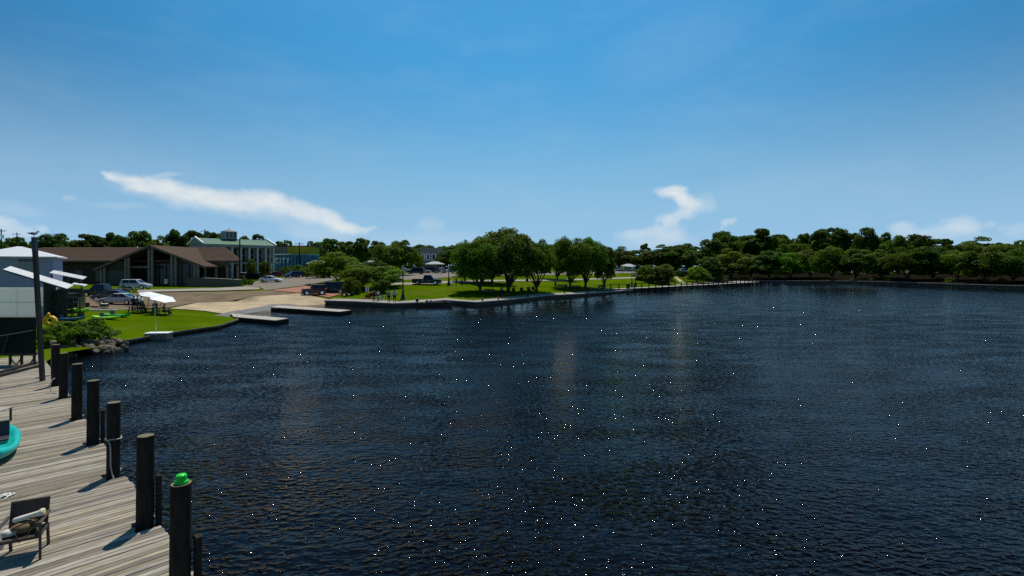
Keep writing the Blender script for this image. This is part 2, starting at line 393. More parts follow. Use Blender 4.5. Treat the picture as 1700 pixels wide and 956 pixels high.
def drape(name, poly, material, step, off, kind='structure', zf=None):
    """a sheet of ground: polygon triangulated with inner points, lifted onto the terrain"""
    zf = zf or gz
    P2 = []
    for i, a in enumerate(poly):
        b = poly[(i + 1) % len(poly)]; ln = math.hypot(b[0] - a[0], b[1] - a[1]); st = step if ln < 600 else 80
        k = max(1, int(ln / st)) if ln < 600 else 4
        for q in range(k): P2.append((a[0] + (b[0] - a[0]) * q / k, a[1] + (b[1] - a[1]) * q / k))
    nb = len(P2); pts = [Vector(p) for p in P2]
    xs = [p[0] for p in P2]; ys = [p[1] for p in P2]
    x0, x1, y0, y1 = max(min(xs), -320), min(max(xs), 420), max(min(ys), -60), min(max(ys), 430)
    rnd = random.Random(4)
    y = y0 + step / 2
    while y < y1:
        stp = step * (1 if y < 130 else 2.2 if y < 260 else 4); x = x0 + stp / 2
        while x < x1:
            if inside(x, y, P2): pts.append(Vector((x + rnd.uniform(-.1, .1) * stp, y + rnd.uniform(-.1, .1) * stp)))
            x += stp * (1 if x > -140 else 3)
        y += stp
    r = delaunay_2d_cdt(pts, [], [list(range(nb))], 1, 1e-4)
    vs = [(v.x, v.y, zf(v.x, v.y) + off) for v in r[0]]
    me = bpy.data.meshes.new(name); me.from_pydata(vs, [], [tuple(f) for f in r[2]]); me.materials.append(material)
    me.polygons.foreach_set('use_smooth', [True] * len(me.polygons)); me.update()
    bm = bmesh.new(); bm.from_mesh(me)
    for f in bm.faces:
        if f.normal.z < 0: f.normal_flip()
    bm.to_mesh(me); bm.free()
    return tag(link(name, me), kind=kind)
def gp(*pp): return [tuple(G(a, b)[:2]) for a, b in pp]

LAWN = mat('lawn_grass', (0.088, 0.134, 0.002), 0.9, var=0.0, alpha_color=(0.044, 0.085, 0.0015), scale=0.16, bump=0.05, bscale=5, detail=8, spec=0.0)
def patchy(m, c, scale, lo, hi):
    nt = m.node_tree; N = nt.nodes; L = nt.links; p = N['Principled BSDF']; src = p.inputs['Base Color'].links[0].from_socket
    tc = N.new('ShaderNodeTexCoord'); n = N.new('ShaderNodeTexNoise'); n.inputs['Scale'].default_value = scale; n.inputs['Detail'].default_value = 7; n.inputs['Roughness'].default_value = .65
    L.new(tc.outputs['Object'], n.inputs['Vector']); r = N.new('ShaderNodeMapRange'); r.inputs['From Min'].default_value = lo; r.inputs['From Max'].default_value = hi; r.inputs['To Max'].default_value = .85
    L.new(n.outputs['Fac'], r.inputs['Value']); x = N.new('ShaderNodeMix'); x.data_type = 'RGBA'; L.new(r.outputs[0], x.inputs['Factor']); L.new(src, x.inputs['A']); x.inputs['B'].default_value = (*c, 1); L.new(x.outputs['Result'], p.inputs['Base Color'])
patchy(LAWN, (.115, .115, .018), .11, .52, .75); patchy(LAWN, (.022, .048, .002), .4, .56, .78)
ASPH = mat('asphalt', (0.175, 0.128, 0.078), 0.9, var=0.22, scale=0.25, bump=0.004, bscale=20, detail=8)
TAN = mat('ramp_concrete', (0.43, 0.335, 0.21), 0.9, var=0.2, scale=0.35, bump=0.004, bscale=14, detail=8)
patchy(ASPH, (.07, .058, .042), .22, .5, .7); patchy(TAN, (.24, .185, .12), .3, .5, .72)
PAVER = mat('brick_paving', (0.33, 0.16, 0.105), 0.9, var=0.2, scale=1.5, detail=6)
PATH = mat('path_concrete', (0.30, 0.27, 0.215), 0.9, var=0.12, scale=0.6)
LOT = mat('lot_asphalt', (0.20, 0.172, 0.132), 0.9, var=0.2, scale=0.4)

# the river: one sheet under everything
gx = [-900, -500, -250, -120] + list(range(-66, 211, 6)) + [260, 400, 900]; gy = [-500, -200, -80] + list(range(-20, 257, 6)) + [320, 700]
wm = MB(); wm.add([(x, y, 0) for y in gy for x in gx], [(j * len(gx) + i, j * len(gx) + i + 1, (j + 1) * len(gx) + i + 1, (j + 1) * len(gx) + i) for j in range(len(gy) - 1) for i in range(len(gx) - 1)])
wo_ = tag(wm.build('river_water', water_mat()), kind='structure')
# water sheltered by the far banks is calmer
ca = wo_.data.attributes.new('chop', 'FLOAT', 'POINT')
def chop(x, y):
    d = shore_dist(x, y)[0]; far = min(1, max(0, (x - 20) / 60)); k = min(1, max(0, (d - 3) / (35 + 75 * far))); lo = .10 if y > 58 else .75
    return lo + (1 - lo) * k ** 1.4
ca.data.foreach_set('value', [chop(x, y) for y in gy for x in gx])
bed = MB(); bed.add([(-900, -500, -3), (900, -500, -3), (900, 700, -3), (-900, 700, -3)], [(0, 1, 2, 3)])
tag(bed.build('river_bed', mat('river_bed', (0.05, 0.04, 0.03), 0.95)), kind='structure')
land = [(a, b) for a, b, c in SH] + [(900, -200), (4500, 4500), (-4500, 4500), (-4500, -40)]
drape('lawn', land, LAWN, 3.0, 0.0)
drape('parking_lot', gp((20, 512), (130, 515.5), (280, 511), (330, 502), (420, 493), (494, 487), (440, 483), (330, 485), (228, 487), (120, 492), (20, 500)), ASPH, 2.5, 0.06)
ramp_poly = gp((283, 513), (330, 503), (420, 493.5), (495, 487.6), (546, 498)) + [(-29.7, 80), (-30.8, 74), (-30.6, 60.2)] + gp((388, 524.5), (340, 517))
drape('boat_ramp', ramp_poly, TAN, 2.0, 0.09)
drape('wet_ramp', [(-32.2, 61.2), (-35.6, 61.2), (-36.2, 66), (-35.8, 72), (-36.3, 77), (-34.5, 80.0), (-31.0, 79.6), (-32.4, 74)], mat('wet_concrete', (.15, .118, .078), .45, var=.25, scale=.6), 2.0, 0.12)
drape('pavement', gp((228, 486.2), (330, 484), (430, 481.5), (432, 478.5), (400, 477), (330, 480), (228, 482.6)), PATH, 2.0, 0.16)
drape('street', gp((404, 476.5), (432, 477), (440, 482.4), (508, 474), (560, 464), (590, 455), (520, 457), (440, 464), (415, 470)), LOT, 3.0, 0.08)
drape('brick_pavement', gp((446, 483), (508, 475.5), (575, 486.5), (546, 494.5), (495, 486.6)), PAVER, 2.0, 0.12)
drape('town_parking_lot', gp((598, 470), (690, 464), (770, 459), (900, 457), (1060, 453), (1060, 450.5), (900, 449), (760, 450), (640, 452), (560, 456)), LOT, 4.0, 0.08)
drape('park_path', gp((640, 473.5), (690, 473), (740, 470.5), (800, 468), (930, 466.5), (1010, 463.5), (1110, 460.5), (1110, 458.5), (1010, 461.3), (930, 464), (800, 465.3), (740, 467), (690, 469.5), (640, 470.5)), PATH, 2.5, 0.07)
drape('shore_path', gp((1130, 470), (1137, 470), (1124, 459), (1118, 459)), TAN, 2.5, 0.07)
RI = [i for i, q in enumerate(SH) if q[2] < 0][-1] + 1
drape('wooded_bank', [(q[0], q[1]) for q in SH[RI + 12:RI + 18]] + [(159, 112), (200, 112), (212, 160), (198, 204), (172, 238), (140, 256), (100, 258), (75, 244), (62, 212)], mat('shaded_litter', (.011, .0095, .0055), .95, var=.4, scale=.5, spec=0.0), 5.0, 0.10)  # soil and leaf litter, with the trees' shade put into its near-black colour
def offset_line(pts, d):
    out = []
    for i in range(len(pts)):
        p, q = Vector(pts[max(i - 1, 0)]), Vector(pts[min(i + 1, len(pts) - 1)]); t = (q - p).normalized(); out.append((pts[i][0] - t.y * d, pts[i][1] + t.x * d))
    return out
wl = [(q[0], q[1]) for q in SH[RI:RI + 10]]
drape('shore_walk', offset_line(wl, .25) + offset_line(wl, 1.9)[::-1], PATH, 2.0, 0.07)
drape('shore_road', [(60, 262), (100, 262), (160, 252), (230, 225), (330, 160), (340, 168), (236, 236), (164, 262), (100, 272), (60, 272)], PATH, 5.0, 0.25)

# ------------------------------------------------------------------ sea walls and floating docks
def wall_along(name, pts, label, th=0.38, top=0.62, m=None, capm=None):
    """a low concrete bulkhead with a cap, following a line of points"""
    t = thing(name, label, 'sea wall', (pts[0][0], pts[0][1], 0)); o = Vector((pts[0][0], pts[0][1], 0))
    def ribbon(off0, off1, z0, z1):
        n = len(pts); rings = []
        for i in range(n):
            a = Vector(pts[max(i - 1, 0)][:2]); b = Vector(pts[min(i + 1, n - 1)][:2]); tt = (b - a).normalized(); nn = Vector((-tt.y, tt.x)); p = Vector(pts[i][:2])
            q0 = p - nn * off0; q1 = p - nn * off1
            rings.append([Vector((q0.x, q0.y, z0)) - o, Vector((q1.x, q1.y, z0)) - o, Vector((q1.x, q1.y, z1)) - o, Vector((q0.x, q0.y, z1)) - o])
        return MB().loft(rings)
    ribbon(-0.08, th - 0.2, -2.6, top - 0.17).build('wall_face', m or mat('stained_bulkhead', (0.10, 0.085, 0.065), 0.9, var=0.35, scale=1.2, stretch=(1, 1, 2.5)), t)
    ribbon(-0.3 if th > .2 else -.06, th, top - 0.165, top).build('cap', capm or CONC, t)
    return t
S2 = [(a, b) for a, b, c in SH]
i_ramp = [i for i, s in enumerate(SH) if s[2] < 0]
ra, rb = i_ramp[0], i_ramp[-1]
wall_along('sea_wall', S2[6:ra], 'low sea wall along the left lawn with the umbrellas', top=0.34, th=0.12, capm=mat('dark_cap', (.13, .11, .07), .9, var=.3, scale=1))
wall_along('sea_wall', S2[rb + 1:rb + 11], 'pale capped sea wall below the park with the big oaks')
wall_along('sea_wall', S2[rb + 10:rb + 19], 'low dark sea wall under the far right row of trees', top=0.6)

WOODTOP = mat('dock_boards', (0.40, 0.36, 0.30), 0.85, var=0.25, scale=2.5, stretch=(1, 6, 1))
def boat_dock(a, b, c, d, label):
    """finger dock: corners given near side (shore, end) and far side (end, shore), planks across it"""
    a, b, c, d = [Vector(q) for q in (a, b, c, d)]
    t = thing('finger_dock', label, 'dock', ((a + d) / 2).to_tuple()[:2] + (0,), group='finger docks beside the boat ramp'); o = Vector((t.location.x, t.location.y, 0))
    L_ = ((b + c) / 2 - (a + d) / 2); ln = L_.length; n = int(ln / 0.9)
    for k in range(n):
        f0, f1 = k / n, (k + 0.965) / n
        q = [a.lerp(b, f0) - o, a.lerp(b, f1) - o, d.lerp(c, f1) - o, d.lerp(c, f0) - o]
        m = MB(); m.prism([(p.x, p.y) for p in q], 0.40, 0.47); m.build('deck_panel', WOODTOP, t)
    for p0, p1, nm in ((a, b, 'fascia_board'), (d, c, 'fascia_board'), (b, c, 'end_board')):
        MB().bar(p0 - o + Vector((0, 0, -.30)), p1 - o + Vector((0, 0, -.30)), 0.09, 0.46).build(nm, PILE, t)
    for f in (0.12, 0.38, 0.64, 0.9):
        for p0, p1 in ((a, b), (d, c)):
            p = p0.lerp(p1, f) - o; MB().tube([(p.x, p.y, -2.5), (p.x, p.y, -.02)], 0.10, 8).build('pile', PILE, t)
    return t
def v3(px, py, z=.45): return at(px, py, z)
boat_dock(v3(388, 526), v3(457.5, 532), v3(479, 528.5), v3(383, 520.5), 'nearer finger dock, beside the tip of the left lawn')
boat_dock(v3(450, 510), v3(563.4, 517.5), v3(583, 514.8), v3(462, 507), 'farther finger dock running out in front of the park')

# ------------------------------------------------------------------ foreground timber dock
DZ = 1.35
P0 = at(240, 870, DZ); P6 = at(105, 660, DZ)
E = Vector((P6.x - P0.x, P6.y - P0.y, 0)).normalized(); NI = Vector((-E.y, E.x, 0))
if NI.dot(Vector((-1, -1, 0))) < 0: NI = -NI
def dk(s, w, z=DZ): return Vector((P0.x, P0.y, 0)) + E * s + NI * w + Vector((0, 0, z))
dock = thing('timber_dock', 'weathered grey plank dock in the left foreground', 'dock', dk(0, 2, 0))
do = Vector(dock.location)
PILES_S = [-2.9, 0.0, 3.1, 6.1, 9.2, 12.85, 15.5]
rnd = random.Random(11)
ang = math.atan2(NI.y, NI.x)
plank_meshes = []
for k in range(7):
    m = MB(); w = 0.104; ln = 4.6; hz = 0.019; r_ = random.Random(50 + k); rings = []
    for q in range(9):
        x = ln * q / 8; cz = 0.004 * math.sin(q * 1.3 + k); cy = 0.003 * math.sin(q * .9 + 2 * k); b = 0.006
        y0, y1, z0, z1 = cy - w / 2, cy + w / 2, cz - hz, cz + hz
        rings.append([(x, y0, z0), (x, y1, z0), (x, y1, z1 - b), (x, y1 - b, z1), (x, y0 + b, z1), (x, y0, z1 - b)])
    m.loft(rings); plank_meshes.append(m.mesh('plank', PLANK))
s = -6.2; k = 0
while s < 25.5:
    near = min(abs(s - q) for q in PILES_S)
    w0 = -0.2 + rnd.uniform(-0.025, 0.025)
    if near < 0.23: w0 = 0.17 + rnd.uniform(-0.02, 0.03)
    p = dk(s, w0, DZ - 0.019 + rnd.uniform(-0.004, 0.004)) - do
    o = link('plank', plank_meshes[k % 7], dock, p, (rnd.uniform(-.012, .012), 0, ang + rnd.uniform(-.005, .005)))
    s += 0.105 + rnd.choice([0.006, 0.009, 0.012, 0.016]); k += 1
for w in (0.25, 1.6, 2.9, 4.2):
    MB().bar(dk(-6.4, w, DZ - .17) - do, dk(27, w, DZ - .17) - do, 0.09, 0.24).build('joist', PILE, dock)
MB().bar(dk(-6.4, -0.1, DZ - .19) - do, dk(27, -0.1, DZ - .19) - do, 0.06, 0.26).build('edge_beam', PILE, dock)
PILETOP = mat('pile_end_grain', (0.16, 0.14, 0.09), 0.9, var=0.4, scale=9)
def pile_thing(s, w, top, r, label, lean=0, board=True, base=-2.5):
    p = dk(s, w, 0); t = thing('dock_pile', label, 'piling', p, group='round pilings along the dock edge')
    nz = random.Random(int(s * 10) + 77); n = 20; prof = []
    zs = [base, 0, .6, 1.2, 1.8, 2.4, top - .06, top]
    m = MB(); rings = []
    for i, z in enumerate(zs):
        rr = r * (1.06 - 0.05 * (z - base) / (top - base)) * (0.965 if i == len(zs) - 1 else 1)
        rings.append([((rr * (1 + .035 * math.sin(3 * a + s) + nz.uniform(-.012, .012))) * math.cos(a) + lean * (z - DZ), rr * (1 + .03 * math.cos(2 * a + s)) * math.sin(a), z) for a in [2 * math.pi * k / n for k in range(n)]])
    m.loft(rings, caps=False); m.build('shaft', PILE, t, smooth=True)
    m2 = MB(); m2.add(rings[-1], [tuple(range(n))]); m2.build('cut_top', PILETOP, t)
    if board:
        q = -E * 0.07 - NI * 0.20
        MB().box((q.x, q.y, 0.95), (0.07, 0.15, 2.5), ang).build('rubbing_board', PILE, t)
    return t
PL = ['nearest dock piling, with the green cap on it', 'second nearest dock piling, between the green capped one and the roped one', 'dock piling with a pale rope hanging on it', 'fourth dock piling, next beyond the roped one', 'fifth dock piling counted from the picture bottom', 'sixth dock piling, in front of the rocks', 'last short dock piling, next to the tall square post']
for i, (s, l) in enumerate(zip(PILES_S, PL)):
    pile_thing(s, .13 if i == 0 else 0.0, [2.98, 2.95, 2.98, 3.0, 3.03, 2.93, 2.95][i], 0.128 + 0.005 * math.sin(i * 2.1), l, lean=0.012, board=i in (0, 1, 3))
# green cap, rope
gc = MB(); gc.lathe([(0.083, 0), (0.088, .012), (0.086, .03), (0.07, .036), (0.066, .055), (0.068, .1), (0.06, .118), (0.03, .126), (0.004, .127)], 24)
g = tag(gc.build('plastic_cap', mat('green_plastic', (0.012, 0.62, 0.03), 0.35, var=0.06), smooth=True), 'bright green plastic cap on the nearest piling', 'cap')
g.location = dk(PILES_S[0], .13, 2.982) + Vector((0.02, 0, 0))
ROPE = mat('pale_rope', (0.42, 0.40, 0.34), 0.9, var=0.3, scale=30)
def rope(name, label, pts, r=0.012):
    o = Vector(pts[0]); m = MB(); fine = []
    pts = [Vector(p) - o for p in pts]
    for i in range(len(pts) - 1):
        a, b = pts[i], pts[i + 1]; c0 = pts[i - 1] if i else a; d0 = pts[i + 2] if i + 2 < len(pts) else b
        for q in range(6):
            u = q / 6; fine.append(0.5 * ((2 * a) + (b - c0) * u + (2 * c0 - 5 * a + 4 * b - d0) * u * u + (3 * a - c0 - 3 * b + d0) * u ** 3))
    fine.append(pts[-1]); m.tube(fine, r, 6)
    ob = m.build(name, ROPE, smooth=True); ob.location = o; return tag(ob, label, 'rope')
pr = dk(PILES_S[2], 0, 0)
def around(a, rr, z): rr = rr - .02; return pr + Vector((rr * math.cos(a), rr * math.sin(a), z))
rope('mooring_rope', 'pale mooring rope tied round the third piling', [around(-1.9 + i * .45, .166, 2.18 + .012 * math.sin(i)) for i in range(15)] + [around(-1.3, .175, 2.10), around(-1.2, .19, 1.9), around(-1.15, .2, 1.62), around(-1.0, .22, 1.45), around(-.9, .26, 1.36), around(-.75, .30, 1.2)], 0.014)
rope('mooring_rope', 'dark looped rope at the foot of the last short pilings', [dk(14.2, .12, DZ + .5), dk(14.1, .2, DZ + .46), dk(14.0, .26, DZ + .3), dk(13.95, .25, DZ + .12), dk(13.9, .2, DZ + .03), dk(13.7, .1, DZ + .02)], 0.014)
tp = G(5, 560)
tangle = at(9, 826, DZ)
rr = random.Random(3)
rope('rope_tangle', 'small white rope tangle lying on the planks behind the chair', [tangle + Vector((rr.uniform(-.14, .14), rr.uniform(-.16, .16), .015 + .03 * rr.random())) for i in range(13)], 0.011).data.materials[0] = mat('white_rope', (0.75, 0.74, 0.7), 0.9)

# tall post with the gull
POST = mat('tall_post_wood', (0.06, 0.055, 0.048), 0.85, var=0.3, scale=3, stretch=(4, 4, .5))
tpl = at(70.5, 632, DZ)
t = thing('tall_post', 'tall dark timber post rising above the dock end with a gull on top', 'post', (tpl.x, tpl.y, 0))
topz = CZ + (HY - 393.5) * tpl.y / F; lx = (57 - 70.5) * tpl.y / F
MB().loft([[(lx * (z - DZ) / (topz - DZ) + sx * .066, sy * .066, z) for sx, sy in ((-1, -1), (1, -1), (1, 1), (-1, 1))] for z in (-2, DZ, 3, 5, topz - .6)]).build('shaft', POST, t)
MB().loft([[(lx * (z - DZ) / (topz - DZ) + sx * .07, sy * .07, z) for sx, sy in ((-1, -1), (1, -1), (1, 1), (-1, 1))] for z in (topz - .6, topz)]).build('post_sleeve', mat('post_sleeve', (.05, .06, .07), .6), t)
gull = thing('gull', 'small gull standing on top of the tall post', 'bird', (tpl.x + lx, tpl.y, topz + .005), 0)
GW = mat('gull_white', (.75, .75, .73), .8, var=.04); GG = mat('gull_grey', (.12, .12, .13), .8)
b = MB(); b.loft([[(x, r * math.cos(a), .13 + zc + r * .85 * math.sin(a)) for a in [2 * math.pi * k / 10 for k in range(10)]] for x, r, zc in ((-.2, .012, .02), (-.15, .035, .012), (-.08, .06, 0), (0, .07, .0), (.07, .058, .02), (.11, .04, .055), (.13, .034, .085), (.155, .035, .105), (.18, .026, .105), (.195, .01, .1))])
b.build('body', GW, gull, smooth=True)
for sy in (-1, 1):
    w = MB(); w.loft([[(x, sy * (.052 + .02 * math.cos(a)) , .15 + zc + hh * math.sin(a)) for a in [2 * math.pi * k / 8 for k in range(8)]] for x, hh, zc in ((-.26, .008, .01), (-.15, .03, .0), (0, .045, 0), (.07, .02, 0))]); w.build('wing', GG, gull, smooth=True)
    MB().tube([(0, sy * .025, 0), (0, sy * .025, .08)], .006, 6).build('leg', mat('gull_leg', (.5, .3, .1), .7), gull)
MB().tube([(.19, 0, .205), (.225, 0, .198), (.24, 0, .19)], [.012, .009, .003], 6).build('beak', mat('gull_leg', (.5, .3, .1), .7), gull)

# pale pipe post by the last piling
q = Vector(((88 - CX) * 22.0 / F, 22.0, 0))
t = thing('pipe_post', 'short pale plastic pipe standing behind the last pilings', 'pipe', q)
MB().lathe([(.075, -2), (.075, 2.75), (.06, 2.77)], 16).build('pipe', mat('old_pvc', (.30, .26, .19), .8, var=.25), t, smooth=True)
MB().lathe([(.1, 2.7), (.115, 2.72), (.115, 2.78), (.1, 2.8)], 16).build('cap', mat('old_pvc', (.55, .5, .4), .7), t)
for z in (2.35, 2.5, 2.62): MB().lathe([(.076, z), (.084, z + .01), (.084, z + .03), (.076, z + .04)], 16).build('band', mat('pipe_band', (.2, .18, .15), .8), t)

# ------------------------------------------------------------------ chair, bag, towel, kayak on the dock
CH = mat('brown_wicker', (0.055, 0.036, 0.026), 0.6, var=0.3, scale=40)
cp = at(40, 922, DZ)
cdir = math.atan2(0.55, 0.84)       # the way the chair faces, turned from the dock
ch = thing('patio_chair', 'brown patio chair with armrests standing on the dock', 'chair', (cp.x, cp.y, DZ), R(-62)); ch.scale = (.87,) * 3
W2, D2 = .28, .26
def leg(nm, x0, y0, x1, y1, z1, r=.021): MB().bar((x0, y0, 0), (x1, y1, z1), .042, .042).build(nm, CH, ch)
for sy in (-1, 1):
    leg('leg', .29, sy * .30, .25, sy * .29, .635); leg('leg', -.30, sy * .27, -.24, sy * .27, .44)
    a = MB(); a.bar((.28, sy * .29, .645), (-.28, sy * .29, .66), .055, .03); a.build('armrest', CH, ch, bevel=.006)
    MB().bar((-.22, sy * .26, .42), (-.36, sy * .26, .88), .04, .035).build('back_post', CH, ch)
st = MB(); st.box((0, 0, .415), (.50, .5, .02)); st.build('seat', CH, ch, bevel=.004)
sf = MB(); [sf.box(c, s_) for c, s_ in (((.25, 0, .40), (.04, .54, .055)), ((-.25, 0, .40), (.04, .54, .055)), ((0, .265, .40), (.46, .04, .055)), ((0, -.265, .40), (.46, .04, .055)))]; sf.build('seat_frame', CH, ch)
MB().bar((-.243, 0, .46), (-.355, 0, .86), .48, .012).build('back_panel', CH, ch)
MB().bar((-.36, -.28, .88), (-.36, .28, .88), .045, .04).build('top_rail', CH, ch)
def onchair(x, y, z):
    c, s_ = math.cos(R(-62)), math.sin(R(-62)); x, y, z = x * .87, y * .87, z * .87; return Vector((cp.x + c * x - s_ * y, cp.y + s_ * x + c * y, DZ + z))
# bag: sagging soft body, strap, mesh pocket
bg_ = thing('tote_bag', 'slumped tan and white bag lying on the patio chair seat', 'bag', onchair(-.02, 0, .428), R(-50)); bg_.scale = (.87,) * 3
BAGT = mat('bag_tan', (.30, .20, .09), .85, var=.5, scale=14, alpha_color=(.06, .05, .045)); BAGW = mat('bag_white', (.6, .58, .52), .85, var=.25, scale=12)
def sack(rx, ry, rz, c, seed, n=14, m_=9):
    r_ = random.Random(seed); mb = MB(); rings = []
    for i in range(m_):
        th = math.pi * (i + .35) / (m_ - .3); rings.append([(c[0] + rx * math.sin(th) * math.cos(a) * (1 + r_.uniform(-.12, .12)), c[1] + ry * math.sin(th) * math.sin(a) * (1 + r_.uniform(-.12, .12)), max(c[2] - rz * math.cos(th) * (1 + r_.uniform(-.1, .1)), c[2] - rz * .8)) for a in [2 * math.pi * k / n for k in range(n)]])
    return mb.loft(rings)
sack(.17, .20, .11, (0, 0, .092), 4).build('body', BAGT, bg_, smooth=True)
sack(.09, .12, .07, (.05, -.2, .06), 8).build('pouch', BAGW, bg_, smooth=True)
st = MB(); st.tube([(.16 * math.cos(a) * (1 + .1 * math.sin(3 * a)), .2 * math.sin(a), .17 + .05 * math.sin(2 * a + 1)) for a in [2 * math.pi * k / 16 for k in range(17)]], .012, 6); st.build('strap', mat('bag_strap', (.05, .04, .035), .8), bg_, smooth=True)
st = MB(); st.tube([(.18, -.12, .12), (.24, -.1, .05), (.29, -.05, -.06), (.28, .02, -.02), (.2, .08, .06), (.14, .12, .14)], .011, 6); st.build('strap', mat('bag_strap', (.05, .04, .035), .8), bg_, smooth=True)
sack(.03, .035, .1, (.14, -.29, -.09), 12, 10, 7).build('hanging_cloth', BAGW, bg_, smooth=True)
tw = thing('rolled_towel', 'yellow and white rolled towel across the bag on the chair', 'towel', onchair(-.03, .05, .70), R(20)); tw.scale = (.87,) * 3
tm = MB(); tm.tube([(-.22, 0, -.05), (-.2, 0, -.045), (-.08, 0, -.02), (.05, 0, .01), (.16, 0, .03), (.21, 0, .045), (.235, 0, .05)], [.03, .046, .05, .047, .052, .07, .066], 14); tm.build('roll', mat('towel_cream', (.66, .62, .42), .9, var=.0, alpha_color=(.75, .74, .7), scale=5, stretch=(3, 1, 1)), tw, smooth=True)
tm = MB(); tm.tube([(.236, 0, .05), (.24, 0, .051)], [.045, .045], 12); tm.build('roll_end', mat('towel_yellow', (.6, .5, .14), .9), tw)

def kayak(name, label, L_, W_, H_, col, loc, rotz, col2=None, seat=True, tilt=0, group=None):
    t = thing(name, label, 'kayak', loc, rotz, group); n = 18
    cm = mat('kayak_' + col, {'turquoise': (.005, .42, .36), 'lime': (.33, .72, .02), 'green': (.02, .42, .05), 'blue': (.02, .11, .2), 'white': (.7, .75, .7), 'yellow': (.75, .42, .01)}[col], .35, var=.08)
    rings = []; gun = []
    for i in range(n + 1):
        u = -1 + 2 * i / n; w = W_ / 2 * max(0.02, (1 - abs(u) ** 2.6)) ** .62; rise = H_ * .45 * abs(u) ** 3; h = H_ * (1 - .25 * abs(u) ** 4); x = u * L_ / 2
        ring = []
        for a in range(9): q = math.pi + math.pi * a / 8; ring.append((x, w * math.cos(q) * (1 if a not in (0, 8) else .97), rise + h * .62 + h * .62 * math.sin(q)))
        inn = .72 if abs(u) < .8 else .5
        dz = -.10 * H_ / .35 if (abs(u - .0) < .62) else .03
        ring += [(x, w * inn, rise + h * .74), (x, w * inn * .85, rise + h * .7 + dz), (x, 0, rise + h * .68 + dz * 1.1), (x, -w * inn * .85, rise + h * .7 + dz), (x, -w * inn, rise + h * .74)]
        rings.append(ring)
    MB().loft(rings).build('hull', cm, t, smooth=True)
    if seat:
        s_ = MB(); s_.box((-.25, 0, H_ * .62), (.42, .42, .05)); s_.build('seat', DARKMETAL, t, bevel=.015)
        MB().box((-.49, 0, H_ * .62 + .2), (.05, .42, .4), 0, 0, Matrix.Rotation(-.25, 3, 'Y')).build('seat_back', DARKMETAL, t, bevel=.015)
    for sx in (-.78, .78):
        MB().tube([(sx * L_ / 2, -.04, H_ * .9), (sx * L_ / 2, 0, H_ * .98), (sx * L_ / 2, .04, H_ * .9)], .012, 6).build('handle', DARKMETAL, t)
    MB().lathe([(.07, 0), (.075, .012), (.02, .016)], 14, (L_ * .3, 0, H_ * .72)).build('hatch', DARKMETAL, t)
    t.rotation_euler = (tilt, 0, rotz); return t
kb = at(24, 738, DZ)
ka = math.atan2(NI.y, NI.x)
kt = at(-14, 780, DZ); kdir = R(-48)
ky = kayak('kayak', 'turquoise sit-on-top kayak lying on the dock', 3.1, .9, .40, 'turquoise', (kt.x - 1.55 * math.cos(kdir), kt.y - 1.55 * math.sin(kdir), DZ), kdir)
cr = at(4, 712, DZ); t = thing('slatted_crate', 'grey slatted board seat resting by the turquoise kayak', 'crate', (cr.x - .3, cr.y + .1, DZ + .12), R(5))
for kx in range(5): MB().box((-.2 + kx * .1, 0, .40), (.085, .6, .022)).build('slat', WOODTOP, t)
for sy in (-.25, .25): MB().box((0, sy, .375), (.5, .05, .025)).build('batten', WOODTOP, t)
for sx in (-.2, .2):
    for sy in (-.25, .25): MB().box((sx, sy, .18), (.04, .04, .36)).build('leg', DARKMETAL, t)

# ------------------------------------------------------------------ screen at the dock end, shed with pale panel, small white-roofed house
TARP = mat('dark_green_tarp', (.012, .022, .016), .8, var=.3, scale=1.2)
d1 = 24.2
def sx(px, d): return (px - CX) * d / F
def sz(py, d): return CZ - (py - HY) * d / F
scx = thing('screen_panel', 'dark tarp screen on a timber frame across the dock end', 'screen', (sx(30, d1), d1, DZ))
so = Vector(scx.location)
def scr(px, py, d=d1): return Vector((sx(px, d), d, sz(py, d))) - so
x0, x1 = sx(-60, d1) - so.x, sx(59, d1) - so.x
MB().bb(x0, x1, -.03, .03, sz(586, d1) - so.z, sz(527, d1) - so.z).build('tarp', TARP, scx)
MB().bb(x0, x1, -.07, .07, sz(590, d1) - so.z, sz(585.8, d1) - so.z).build('bottom_rail', POST, scx)
for px in (-30, 17, 36, 57):
    MB().bar((sx(px, d1) - so.x, 0, 0), (sx(px, d1) - so.x, 0, sz(586, d1) - so.z), .07, .09).build('leg', POST, scx)
for px, s_ in ((17, 1), (36, -1), (57, -1)):
    m = MB(); a = sx(px, d1) - so.x; m.tube([(a, 0, .42), (a + s_ * .06, 0, .25), (a + s_ * .18, 0, .08), (a + s_ * .26, 0, .02)], .03, 6); m.build('curved_brace', POST, scx)
MB().bar(scr(0, 557.5, d1 - .1), scr(55, 548, d1 - .1), .03, .03).build('rail', mat('grey_rail', (.3, .3, .3), .6), scx)
MB().bar(scr(4, 590, d1 - .1), scr(14, 556, d1 - .1), .05, .05).build('strut', POST, scx)
kb_ = thing('kerb_rail', 'double timber kerb rail lying across the dock end', 'rail', (sx(30, 22.5), 22.5, DZ))
for a, b in (((0, 618), (61, 602)), ((-2, 624), (64, 607.5))):
    p, q = at(*a, DZ + .06), at(*b, DZ + .06); dv = (p - q).normalized(); p = p + dv * 2.5
    MB().bar(p - Vector(kb_.location), q - Vector(kb_.location), .10, .12).build('rail', POST, kb_)

